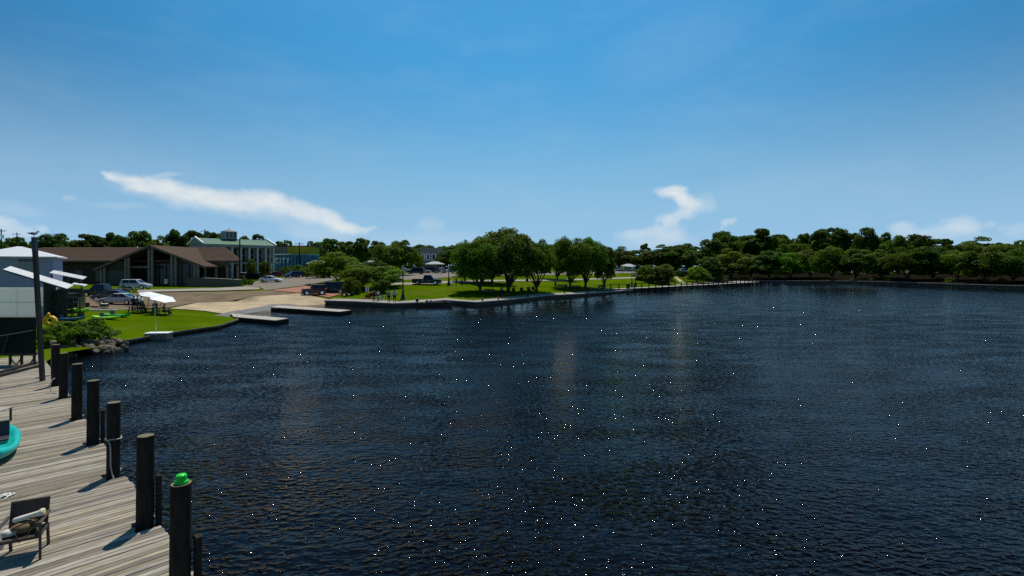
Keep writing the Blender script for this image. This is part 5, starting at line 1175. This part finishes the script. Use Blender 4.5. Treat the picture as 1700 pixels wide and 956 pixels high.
# ------------------------------------------------------------------ people
SKIN = mat('skin', (.36, .21, .14), .6, var=.05)
def cloth(n, c): return mat('cloth_' + n, c, .9, var=.12, scale=8)
CL = {'black': (.012, .012, .014), 'navy': (.02, .025, .06), 'white': (.7, .7, .68), 'red': (.3, .03, .03), 'grey': (.2, .2, .2), 'maroon': (.1, .02, .02), 'blue': (.08, .14, .3), 'tan': (.35, .28, .18), 'green': (.05, .12, .04)}
POSES = {}
def pose_pts(pose):
    if pose == 'stand': return dict(pel=(0, 0, .95), spi=(0.01, 0, 1.12), che=(.0, 0, 1.36), nec=(.01, 0, 1.5), hea=(.03, 0, 1.6), top=(.03, 0, 1.70), shl=(0, .18, 1.40), ell=(-.03, .24, 1.13), hal=(.08, .24, .90), shr=(0, -.18, 1.40), elr=(-.03, -.24, 1.13), har=(.10, -.22, .92), hil=(0, .1, .92), knl=(.03, .11, .5), anl=(-.02, .12, .08), tol=(.14, .14, .04), hir=(0, -.1, .92), knr=(.05, -.11, .5), anr=(.02, -.13, .08), tor=(.18, -.15, .04))
    if pose == 'walk': return dict(pel=(0, 0, .93), spi=(.02, 0, 1.1), che=(.03, 0, 1.34), nec=(.04, 0, 1.48), hea=(.07, 0, 1.58), top=(.07, 0, 1.68), shl=(.03, .18, 1.38), ell=(-.12, .23, 1.14), hal=(-.06, .24, .9), shr=(.03, -.18, 1.38), elr=(.1, -.23, 1.13), har=(.28, -.2, .98), hil=(0, .1, .9), knl=(.2, .1, .52), anl=(.22, .1, .09), tol=(.38, .11, .06), hir=(0, -.1, .9), knr=(-.02, -.1, .5), anr=(-.26, -.1, .14), tor=(-.14, -.11, .04))
    if pose == 'sit': return dict(pel=(0, 0, .52), spi=(.02, 0, .7), che=(.07, 0, .93), nec=(.11, 0, 1.06), hea=(.15, 0, 1.16), top=(.16, 0, 1.26), shl=(.08, .18, .97), ell=(.16, .24, .74), hal=(.38, .14, .76), shr=(.08, -.18, .97), elr=(.14, -.25, .73), har=(.36, -.12, .75), hil=(.03, .1, .5), knl=(.44, .12, .53), anl=(.42, .12, .09), tol=(.58, .13, .04), hir=(.03, -.1, .5), knr=(.44, -.12, .53), anr=(.47, -.12, .09), tor=(.63, -.13, .04))
    if pose == 'lounge': return dict(pel=(0, 0, .52), spi=(-.03, 0, .7), che=(-.04, 0, .93), nec=(-.02, 0, 1.07), hea=(.02, 0, 1.16), top=(.02, 0, 1.26), shl=(-.04, .18, .97), ell=(-.06, .25, .74), hal=(.15, .2, .62), shr=(-.04, -.18, .97), elr=(-.06, -.25, .74), har=(.16, -.18, .62), hil=(.03, .1, .5), knl=(.4, .13, .45), anl=(.72, .15, .12), tol=(.86, .16, .12), hir=(.03, -.1, .5), knr=(.38, -.12, .5), anr=(.6, -.13, .1), tor=(.74, -.14, .06))
RADS = dict(pel=.13, spi=.12, che=.145, nec=.055, hea=.095, top=.07, shl=.065, ell=.042, hal=.035, shr=.065, elr=.042, har=.035, hil=.095, knl=.06, anl=.04, tol=.035, hir=.095, knr=.06, anr=.04, tor=.035)
EDG = [('pel', 'spi'), ('spi', 'che'), ('che', 'nec'), ('nec', 'hea'), ('hea', 'top'), ('che', 'shl'), ('shl', 'ell'), ('ell', 'hal'), ('che', 'shr'), ('shr', 'elr'), ('elr', 'har'), ('pel', 'hil'), ('hil', 'knl'), ('knl', 'anl'), ('anl', 'tol'), ('pel', 'hir'), ('hir', 'knr'), ('knr', 'anr'), ('anr', 'tor')]
def skin_mesh(name, pts, edges, rads, root, material, grow=0.0):
    key = (name, tuple(sorted((k, tuple(v)) for k, v in pts.items())), tuple(edges), grow)
    if key in POSES: me = POSES[key].copy(); me.materials.clear(); me.materials.append(material); return me
    names = [n for n in pts if any(n in e for e in edges)]; idx = {n: i for i, n in enumerate(names)}
    me = bpy.data.meshes.new(name); me.from_pydata([pts[n] for n in names], [(idx[a], idx[b]) for a, b in edges], [])
    ob = bpy.data.objects.new(name, me); COL.objects.link(ob); sk = ob.modifiers.new('skin', 'SKIN'); sk.use_smooth_shade = True
    for n in names:
        v = me.skin_vertices[0].data[idx[n]]; v.radius = (rads[n] + grow,) * 2; v.use_root = (n == root)
    ob.modifiers.new('sub', 'SUBSURF').levels = 1; ob.modifiers['sub'].render_levels = 1
    res = bpy.data.meshes.new_from_object(ob.evaluated_get(bpy.context.evaluated_depsgraph_get())); bpy.data.objects.remove(ob)
    res.materials.clear(); res.materials.append(material); res.polygons.foreach_set('use_smooth', [True] * len(res.polygons)); POSES[key] = res; return res
def person(p, hd, pose, shirt, trousers, label, h=1.72, hair=(.02, .014, .01), shorts=False, group=None, dz=0):
    t = thing('person', label, 'person', (p[0], p[1], p[2] + dz), hd, group); t.scale = (h / 1.72,) * 3
    P_ = pose_pts(pose); link('body', skin_mesh('body', P_, EDG, RADS, 'pel', SKIN), t)
    Q = dict(P_)
    for s_ in 'lr': Q['ms' + s_] = tuple(Vector(P_['sh' + s_]).lerp(Vector(P_['el' + s_]), .8)); Q['mt' + s_] = tuple(Vector(P_['kn' + s_]).lerp(Vector(P_['an' + s_]), -.12 if shorts else .92))
    rr2 = dict(RADS); rr2.update(msl=.05, msr=.05, mtl=.075 if shorts else .055, mtr=.075 if shorts else .055)
    link('shirt', skin_mesh('shirt', Q, [('pel', 'spi'), ('spi', 'che'), ('che', 'shl'), ('shl', 'msl'), ('che', 'shr'), ('shr', 'msr')], rr2, 'pel', cloth(shirt, CL[shirt]), .018), t)
    le = [('pel', 'hil'), ('pel', 'hir')] + ([('hil', 'mtl'), ('hir', 'mtr')] if shorts else [('hil', 'knl'), ('knl', 'mtl'), ('hir', 'knr'), ('knr', 'mtr')])
    link('shorts' if shorts else 'trousers', skin_mesh('trousers', Q, le, rr2, 'pel', cloth(trousers, CL[trousers]), .014), t)
    hx, hy, hz = P_['hea']; hm = MB(); rings = []
    for i in range(6):
        a_ = i / 5 * PI * .55; rings.append([(hx - .018 + (.108 * math.sin(a_) + .004) * math.cos(q), (.10 * math.sin(a_) + .004) * math.sin(q), hz + .035 + .115 * math.cos(a_)) for q in [2 * PI * k / 12 for k in range(12)]])
    hm.loft(rings); link('hair', hm.mesh('hair', mat('hair_%d' % int(hair[0] * 1000), hair, .7), True), t)
    return t
def gperson(px, py, hd, *a, **k): return person(G(px, py), hd, *a, **k)
gperson(222, 518.5, R(-30), 'stand', 'navy', 'black', 'person in dark clothes standing left of the picnic table', h=1.8)
gperson(228.5, 517.5, R(200), 'stand', 'grey', 'navy', 'person in grey standing with their back to the silver sedan', h=1.85)
gperson(235.5, 516.5, R(180), 'walk', 'white', 'black', 'person in a white shirt standing beside the umbrella pole', h=1.8)
# picnic tables
PTW = mat('picnic_wood', (.09, .075, .06), .85, var=.3, scale=3, stretch=(1, 8, 8))
def picnic(px, py, rz, label):
    p = G(px, py); t = thing('picnic_table', label, 'picnic table', p, rz, 'picnic tables by the left lawn')
    for k in range(5): MB().box((0, -.3 + k * .15, .75), (1.8, .14, .04)).build('top_plank', PTW, t)
    for sy in (-1, 1):
        for q in (0, 1): MB().box((0, sy * (.62 + q * .15), .45), (1.8, .14, .04)).build('bench_plank', PTW, t)
    for x in (-.65, .65):
        for sy in (-1, 1): MB().bar((x, sy * .55, 0), (x, sy * .2, .73), .09, .05).build('leg', PTW, t)
        MB().box((x + .05, 0, .42), (.05, 1.5, .09)).build('crossbar', PTW, t)
    return t
tb1 = picnic(248, 519, .2, 'picnic table with people seated under the white umbrellas')
tb2 = picnic(267, 523, .1, 'empty ended picnic table on the lawn, right one')
tb3 = picnic(228, 520, .2, 'picnic table in front of the standing people, left one')
def seat_at(tb, x, y, hd, *a, **k):
    c, s_ = math.cos(tb.rotation_euler.z), math.sin(tb.rotation_euler.z); p = Vector((tb.location.x + c * x - s_ * y, tb.location.y + s_ * x + c * y, tb.location.z)); return person(p, tb.rotation_euler.z + hd, *a, **k)
seat_at(tb1, -.4, -.72, PI / 2, 'sit', 'black', 'navy', 'person in black seated with back to the water at the middle table')
seat_at(tb1, .3, .72, -PI / 2, 'sit', 'maroon', 'black', 'person in dark red seated at the far side of the middle table')
seat_at(tb2, .75, -.70, 0, 'lounge', 'maroon', 'black', 'person in dark red sitting on the right bench end with legs stretched out')
def umbrella(px, py, tilt_dir, label, r=1.9, h=2.5, tilt=R(24)):
    p = G(px, py); t = thing('umbrella', label, 'umbrella', p, 0, 'white umbrellas over the picnic tables')
    ax = Vector((math.cos(tilt_dir) * math.sin(tilt), math.sin(tilt_dir) * math.sin(tilt), math.cos(tilt)))
    topp = Vector((.45, 0, h)); MB().tube([(0, 0, 0), tuple(topp)], .03, 8).build('pole', DARKMETAL, t)
    MB().lathe([(.28, 0), (.28, .06), (.05, .1)], 12).build('base', DARKMETAL, t)
    a = ax.orthogonal().normalized(); b = ax.cross(a); n = 6
    rim = [topp + (a * math.cos(2 * PI * k / n + .6) + b * math.sin(2 * PI * k / n + .6)) * r - ax * .22 for k in range(n)]; apx = topp + ax * .12
    for k in range(n):
        q0, q1 = rim[k], rim[(k + 1) % n]; mm = (q0 + q1) / 2 + (apx - (q0 + q1) / 2) * .04
        MB().add([apx, q0, mm, q1, apx - ax * .02, q0 - ax * .02, mm - ax * .02, q1 - ax * .02], [(0, 1, 2), (0, 2, 3), (4, 6, 5), (4, 7, 6), (1, 5, 6, 2), (2, 6, 7, 3)]).build('canopy_panel', WHITE, t)
        MB().tube([tuple(topp - ax * .1), tuple(q0 - ax * .04)], .012, 5).build('rib', DARKMETAL, t)
    return t
umbrella(243, 518, R(-20), 'left white umbrella tilted over the middle picnic table', h=2.15, r=1.15, tilt=R(16))
umbrella(263, 521.5, R(-15), 'right white umbrella tilted over the right picnic table', h=1.95, r=1.4, tilt=R(20))

# pole and white box at the lawn edge
bxp = at(255, 564, 0); t = thing('float_box', 'white topped floating box moored at the left lawn edge', 'float', (bxp.x + .1, bxp.y + .45, 0), R(8))
MB().box((0, 0, .22), (1.72, .9, .5)).build('hull', mat('float_tan', (.30, .25, .18), .8, var=.2), t, bevel=.02); MB().box((0, 0, .51), (1.82, 1.0, .08)).build('lid', WHITE, t, bevel=.01)
for x in (-.55, .1): MB().box((x, -.505, .38), (.08, .03, .08)).build('cleat', CHROME, t)
pp = at(255.5, 553, .5); t = thing('marker_pole', 'thin pale pole standing behind the white box at the lawn edge', 'pole', (pp.x, pp.y + .3, .4))
MB().tube([(0, 0, 0), (-.16, 0, 2.55)], .035, 8).build('shaft', mat('pole_pale', (.55, .6, .38), .6), t); MB().box((-.16, 0, 2.6), (.12, .08, .14)).build('cap', WHITE, t)
# kayaks on the grass and the yellow float
p = G(193, 526); kayak('kayak', 'green kayak with a white deck lying on the lawn', 3.4, .75, .34, 'green', p, R(-12), group='kayaks on the left lawn')
p2 = G(176, 529.5); kayak('kayak', 'light green kayak lying in front of the green one, half behind the bush', 3.2, .75, .32, 'lime', p2, R(-10), group='kayaks on the left lawn')
p = G(101, 527); kayak('kayak', 'lime kayak end left of the blue one near the tall post', 2.0, .8, .5, 'lime', p + Vector((-.3, 1.2, .3)), R(4), seat=False, group='kayaks by the shed')
p = G(120, 526); kayak('kayak', 'lime kayak end right above the blue kayak near the rack', 1.7, .8, .5, 'lime', p + Vector((0, 1.0, .3)), R(0), seat=False, group='kayaks by the shed')
p = G(112, 532); kayak('kayak', 'dark blue kayak lying under the two lime ones', 3.0, .75, .34, 'blue', p, R(6), group='kayaks by the shed')
p = Vector((sx(83, 41.5), 41.5, 0)); yf = thing('yellow_float', 'orange-yellow inflatable float beside the tall post', 'float', (p.x, p.y, gz(p.x, p.y) + .45)); YM = mat('yellow_vinyl', (.78, .40, .008), .35, var=.05)
m = MB(); rings = []
for k in range(17):
    a = 2 * PI * k / 16; rings.append([((.42 + .17 * math.cos(q)) * math.cos(a), .17 * math.sin(q) - .0, .36 + (.32 + .15 * math.cos(q)) * math.sin(a)) for q in [2 * PI * j / 10 for j in range(10)]])
m.loft(rings, caps=False); m.build('ring', YM, yf, smooth=True); MB().tube([(-.1, 0, .6), (-.18, -.05, .85), (-.05, -.05, .95), (.06, -.08, .9)], [.12, .1, .11, .05], 10).build('head', YM, yf, smooth=True)
# white board and clutter behind the kayaks
p = G(165, 516.5); t = thing('white_plank', 'long white plank lying on the edge of the lawn behind the kayaks', 'plank', p, R(2)); MB().box((0, 0, .12), (3.9, .25, .16)).build('board', WHITE, t); [MB().box((x, 0, .02), (.2, .3, .06)).build('block', POST, t) for x in (-1.4, 1.4)]
p = G(160, 511); t = thing('equipment_pile', 'low pile of gear with a white topped case left of the silver sedan', 'gear', p)
MB().box((.9, 0, .28), (.75, .5, .3)).build('case', DARKMETAL, t, bevel=.04); MB().box((.9, 0, .47), (.7, .46, .07)).build('case_lid', WHITE, t, bevel=.02); sack(.45, .3, .2, (-.3, .1, .17), 31).build('bundle', mat('pink_bundle', (.33, .22, .18), .85), t, smooth=True); MB().box((-1.2, 0, .3), (.55, .45, .6)).build('bin', SHEDW, t, bevel=.03)

# ------------------------------------------------------------------ park furniture, people, boat
def lamp_post(px, py, top, label, group='lamp posts in the park'):
    p = G(px, py); h = sz(top, p.y) - p.z; t = thing('lamp_post', label, 'lamp post', p, 0, group); GM = mat('lamp_green', (.012, .03, .02), .5)
    MB().lathe([(.42, -.1), (.42, .12), (.34, .18), (.3, .5), (.2, .75), (.16, 1.3), (.14, 1.4)], 12).build('base', GM, t); MB().lathe([(.11, 1.4), (.085, h - 1.1), (.13, h - 1.05), (.07, h - .95)], 10).build('shaft', GM, t)
    MB().lathe([(.12, h - .94), (.24, h - .55), (.23, h - .3)], 10).build('lantern', mat('lantern_glass', (.5, .5, .45), .3), t); MB().lathe([(.3, h - .299), (.2, h - .15), (.03, h)], 10).build('lantern_cap', GM, t)
lamp_post(669, 496.5, 440, 'dark green lamp post on the lawn behind the fishing children')
lamp_post(745, 474, 443, 'dark lamp post right of the black pickup')
lamp_post(1049, 478, 452, 'thin lamp post near the litter bin by the boardwalk')
lamp_post(1055.5, 477, 454, 'second thin lamp post, just right of the first by the boardwalk')
lamp_post(875, 467, 440, 'lamp post hidden under the big park oaks')
# fishing children and cyclists
gperson(645.5, 503, R(-90), 'stand', 'grey', 'black', 'child in grey at the sea wall, left one of two', h=1.35, shorts=True, group='children at the sea wall')
gperson(655, 503.5, R(-70), 'stand', 'white', 'black', 'child in a white top at the sea wall, right one of two', h=1.5, shorts=True, group='children at the sea wall')
def bicycle(p, hd, label, c='black', group='bicycles by the sea wall'):
    t = thing('bicycle', label, 'bicycle', p, hd, group); fm = paint(c)
    for x in (-.52, .52):
        m = MB(); wheel_ring(m, (x, 0, .34), .33, .022); w_ = m.build('wheel', TYRE, t); s_ = MB(); [s_.tube([(x, 0, .34), (x + .32 * math.cos(q), 0, .34 + .32 * math.sin(q))], .004, 4) for q in [PI * k / 4 for k in range(8)]]; s_.build('spokes', CHROME, w_)
    for a, b in (((-.52, .34), (-.15, .30)), ((-.15, .30), (-.25, .82)), ((-.52, .34), (-.23, .72)), ((-.15, .30), (.36, .72)), ((-.23, .74), (.36, .78)), ((.52, .34), (.34, .95))): MB().tube([(a[0], 0, a[1]), (b[0], 0, b[1])], .022, 6).build('frame_tube', fm, t)
    MB().box((-.27, 0, .86), (.26, .14, .06)).build('saddle', TYRE, t, bevel=.02); MB().tube([(.28, -.28, 1.0), (.36, -.1, .99), (.36, .1, .99), (.28, .28, 1.0)], .015, 6).build('handlebar', CHROME, t)
b1 = G(630, 500); b2 = G(638, 500)
bicycle(b1, .3, 'bicycle with the white-shirted person at the sea wall', 'white'); bicycle(b2, .1, 'second bicycle at the sea wall beside the children', 'black')
person(b1 + Vector((-.3, .35, 0)), R(-60), 'stand', 'white', 'navy', 'person in white standing over a bicycle at the sea wall', h=1.7)
person(b1 + Vector((-.9, .2, 0)), R(-80), 'stand', 'navy', 'black', 'person in dark clothes left of the bicycles at the sea wall', h=1.75)
sgp = G(609.5, 494); t = thing('notice_sign', 'small sign with two white plates in front of the low green trees', 'sign', sgp)
for x in (-.17, .17): MB().box((x, 0, 1.35), (.2, .03, .85)).build('plate', WHITE, t)
MB().bar((0, .04, 0), (0, .04, 1.6), .07, .05).build('post', POST, t)
p = G(612, 495.5); t = thing('flower_bed', 'bed of dark red flowers below the small sign', 'flower bed', p); cm_, _, _ = crown_mesh('flowers', 91, .9, 1.2, -.1, 900, 14, .09, mat('red_flowers', (.18, .012, .02), .8, var=.5, scale=5), 'spread'); link('flowers', cm_, t); MB().lathe([(1.2, -.2), (1.15, .05), (.2, .08)], 14).build('bed_edge', BARK, t)
tr_ = G(573, 491.5); t = thing('boat_trailer', 'low empty boat trailer behind the large black vehicle', 'trailer', tr_, R(-8))
for sy in (-.6, .6): MB().bar((-2.2, sy * (1), .5), (1.6, sy, .5), .09, .1).build('frame_rail', DARKMETAL, t)
MB().bar((-3.4, 0, .5), (-2.2, .6, .5), .08, .09).build('tongue', DARKMETAL, t); MB().bar((-3.4, 0, .5), (-2.2, -.6, .5), .08, .09).build('tongue', DARKMETAL, t)
for x in (-1.5, 0, 1.4): MB().bar((x, -.6, .58), (x, .6, .58), .08, .06).build('crossbar', DARKMETAL, t)
for sy in (-.85, .85):
    m = MB(); m.tube([(.3, sy - .1, .3), (.3, sy + .1, .3)], .3, 14); w_ = m.build('wheel', TYRE, t); MB().tube([(.3, sy - .105, .3), (.3, sy + .105, .3)], .17, 10).build('rim', CHROME, w_); MB().box((.3, sy, .66), (.8, .24, .04)).build('mudguard', DARKMETAL, t)
# moored boat
bp_ = at(722, 509, 0); bt = thing('motor_boat', 'dark open motor boat moored at the sea wall below the pickup', 'boat', (bp_.x, bp_.y, 0), R(3)); HM = mat('boat_hull', (.045, .042, .035), .5); DK_ = mat('boat_deck', (.45, .42, .34), .7)
rings = []
for i in range(11):
    u = i / 10; x = -2.4 + 5.0 * u; w = .92 * (1 - max(0, (u - .45) / .55) ** 2.3) + .02; sh2 = .62 + .22 * u ** 2; kz = -.2 + .55 * max(0, u - .6) ** 1.4
    rings.append([(x, -w * .72, kz), (x, -w, sh2), (x, -w * .9, sh2 + .01), (x, -w * .62, max(kz + .16, .12)), (x, w * .62, max(kz + .16, .12)), (x, w * .9, sh2 + .01), (x, w, sh2), (x, w * .72, kz)])
MB().loft(rings).build('hull', HM, bt, smooth=False)
for x in (-1.6, -.4, .8): MB().box((x, 0, .5), (.36, 1.45, .08)).build('thwart', DK_, bt)
MB().box((1.75, 0, .66), (.8, .9, .05)).build('foredeck', DK_, bt)
om = MB().box((-2.62, 0, 1.0), (.42, .36, .5)).build('outboard_motor', DARKMETAL, bt, bevel=.07); MB().box((-2.6, 0, .3), (.16, .1, 1.0)).build('outboard_leg', DARKMETAL, om)
for x in (-1.2, -.6): MB().box((x, .2, .74), (.4, .42, .4)).build('cooler', mat('cooler_dark', (.04, .04, .04), .6), bt, bevel=.04)
MB().bar((-2, -.85, .72), (1.2, -.85, .78), .05, .05).build('gunwale_rail', DK_, bt)
# people near the pickup and under the oaks
gperson(757.5, 474.5, R(180), 'stand', 'black', 'black', 'person in black right of the lamp post on the lawn, left of a pair', h=1.75, group='pair on the lawn')
gperson(767, 475, R(170), 'stand', 'green', 'black', 'person in green walking right of the other on the lawn', h=1.75, group='pair on the lawn')
def folding_chair(p, hd, label, c='navy'):
    t = thing('folding_chair', label, 'folding chair', p, hd, 'folding chairs under the oaks'); cm2 = cloth(c, CL[c])
    MB().box((0, 0, .42), (.5, .52, .03)).build('seat', cm2, t); MB().bar((-.24, 0, .44), (-.42, 0, 1.0), .5, .03).build('backrest', cm2, t)
    for sy in (-.26, .26): MB().bar((-.25, sy, 0), (.27, sy, .62), .025, .025).build('leg', DARKMETAL, t); MB().bar((.25, sy, 0), (-.4, sy, .95), .025, .025).build('leg', DARKMETAL, t)
for i, (px, py, sh2, l) in enumerate(((833, 488, 'grey', 'left of the tall oak trunk'), (853, 487, 'black', 'just right of the tall oak trunk'), (866.5, 486, 'maroon', 'between the two right oak trunks, left'), (878, 485, 'black', 'in a reclined chair beside the slim oak'), (886, 484.6, 'navy', 'closest to the slim oak trunk'))):
    p = G(px, py); folding_chair(p, R(-80 + i * 9), 'folding chair %s' % l, 'navy' if i % 2 else 'black'); person(p + Vector((0, 0, -.06)), R(-80 + i * 9), 'sit', sh2, 'black', 'person in %s seated %s' % (sh2, l), group='people seated under the oaks')
def park_bench(px, py, rz, label):
    p = G(px, py); t = thing('park_bench', label, 'bench', p, rz, 'benches near the sea wall')
    for k in range(3): MB().box((0, -.2 + k * .16, .45), (1.8, .14, .04)).build('seat_slat', PTW, t)
    for k in range(3): MB().box((0, .26 + k * .02, .6 + k * .15), (1.8, .03, .13)).build('back_slat', PTW, t)
    for x in (-.75, .75):
        MB().box((x, -.2, .21), (.07, .07, .42)).build('leg', DARKMETAL, t); MB().bar((x, .24, 0), (x, .31, 1.0), .07, .06).build('leg', DARKMETAL, t)
park_bench(932, 480, .1, 'bench left of the oak pair'); park_bench(957, 481, .1, 'bench between the trunks of the oak pair'); park_bench(1000, 480, .2, 'bench right of the bicycles by the boardwalk start'); park_bench(812, 489, 0, 'bench under the left oak of the big clump')
gperson(922, 480, R(-90), 'walk', 'black', 'black', 'person walking left of the oak pair', h=1.75)
p = G(940, 480.5); person(p, R(-90), 'sit', 'black', 'navy', 'person seated on a bench left of the oak pair', dz=0)
for i, px in enumerate((976, 982, 988, 994)): bicycle(G(px, 482.5 - i * .3), .2 + .5 * i, '%s bicycle from the left of those leaning right of the oak pair' % OR[i], ('black', 'silver', 'red', 'black')[i], 'bicycles right of the oak pair')
p = G(1043, 480.5); t = thing('litter_bin', 'dark litter bin on the lawn by the boardwalk', 'bin', p); MB().lathe([(.36, 0), (.42, 1.0), (.42, 1.1), (.3, 1.2)], 14).build('drum', mat('bin_green', (.015, .03, .02), .6), t); MB().lathe([(.44, 1.2), (.4, 1.4), (.05, 1.55)], 14).build('lid', DARKMETAL, t)
for px, py, tp_, l in ((497, 456, 402, 'utility pole in front of the yellow mural'), (398, 474, 396, 'thin tall pole at the right end of the brown building'), (28, 470, 386, 'utility pole over the tree left of the tall post'), (2, 470, 380, 'utility pole with crossarms at the left picture edge'), (340, 470, 381, 'leaning thin pole behind the brown roof')):
    d_ = {497: 142, 398: 104, 28: 150, 2: 120, 340: 150}[px]; x = sx(px, d_); z0 = gz(x, d_); t = thing('utility_pole', l, 'utility pole', (x, d_, z0 - .3)); h = sz(tp_, d_) - z0 + .3
    MB().tube([(0, 0, 0), (0, 0, h)], [.17, .12], 8).build('shaft', PILE, t)
    if px != 398:
        MB().box((0, -.15, h - .5), (2.4, .1, .12)).build('crossarm', PILE, t)
        for q in (-1, -.4, .4, 1): MB().lathe([(.05, h - .43), (.07, h - .33), (.03, h - .25)], 6, (q, -.15, 0)).build('insulator', CHROME, t)
        if px == 2: MB().box((0, -.15, h - 1.5), (1.6, .1, .12)).build('crossarm', PILE, t); MB().lathe([(.25, h - 2.2), (.28, h - 1.5), (.1, h - 1.4)], 10, (.35, -.1, 0)).build('transformer', CHROME, t)

# ------------------------------------------------------------------ boardwalk with posts and rail
BWP = [at(1000, 487.5, 0), at(1131, 480, 0), at(1262, 472.2, 0)]
def along(f):
    L1 = (BWP[1] - BWP[0]).length; L2 = (BWP[2] - BWP[1]).length; s_ = f * (L1 + L2)
    return BWP[0].lerp(BWP[1], s_ / L1) if s_ <= L1 else BWP[1].lerp(BWP[2], (s_ - L1) / L2)
bw = thing('boardwalk', 'pale boardwalk on dark posts running along the park shore', 'boardwalk', BWP[0]); wo = Vector(BWP[0]); total = (BWP[1] - BWP[0]).length + (BWP[2] - BWP[1]).length
dirw = (BWP[2] - BWP[0]).normalized(); nw = Vector((-dirw.y, dirw.x, 0)); nb_ = int(total / .62)
for k in range(nb_):
    a, b = along(k / nb_) - wo, along((k + .95) / nb_) - wo; MB().prism([(a.x, a.y), (b.x, b.y), (b.x + nw.x * 2.2, b.y + nw.y * 2.2), (a.x + nw.x * 2.2, a.y + nw.y * 2.2)], .80, .86).build('deck_board', WOODTOP, bw)
MB().loft([[tuple(along(f) - wo + Vector((0, 0, z)) + nw * o_) for z, o_ in ((.45, .02), (.78, .02), (.78, .12), (.45, .12))] for f in (0, .5, 1)]).build('fascia_board', PILE, bw)
npst = int(total / 3.0)
for k in range(npst + 1):
    a = along(k / npst) - wo; MB().tube([(a.x, a.y, -2), (a.x, a.y, 1.9)], .13, 8).build('post', PILE, bw); q = a + nw * 2.2
    MB().tube([(q.x, q.y, -2), (q.x, q.y, .78)], .12, 6).build('support_pile', PILE, bw)
MB().loft([[tuple(along(f) - wo + Vector((0, 0, z)) + nw * o_) for z, o_ in ((1.9, -.1), (2.02, -.1), (2.02, .1), (1.9, .1))] for f in (0, .5, 1)]).build('hand_rail', PILE, bw)
pl = BWP[2] + nw * 1.5; t = thing('pier_platform', 'pale square platform at the end of the boardwalk', 'platform', (pl.x, pl.y, 0), math.atan2(dirw.y, dirw.x))
for k in range(14): MB().box((-9 + k * .66, 3.2, .95), (.63, 5.5, .08)).build('deck_board', WOODTOP, t)
for x in (-9, -4.5, -.2):
    for y in (.6, 5.8): MB().tube([(x, y, -2), (x, y, .905)], .14, 6).build('support_pile', PILE, t)
# slim sea wall posts in front of the oaks
mp_ = [(801, 503.5), (827, 501), (876, 495.5), (912, 491.5), (937, 490.3), (975, 488.4)]
for i, (px, py) in enumerate(mp_):
    p = at(px, py + 2.5, 0); t = thing('mooring_post', '%s small mooring post from the left along the park sea wall' % OR[i], 'post', (p.x, p.y - .25, 0), 0, 'mooring posts along the park sea wall'); MB().tube([(0, 0, -2), (0, 0, .95)], .13, 8).build('shaft', PILE, t); MB().lathe([(.14, .951), (.12, 1.0), (.03, 1.06)], 8).build('cap', PILETOP, t)
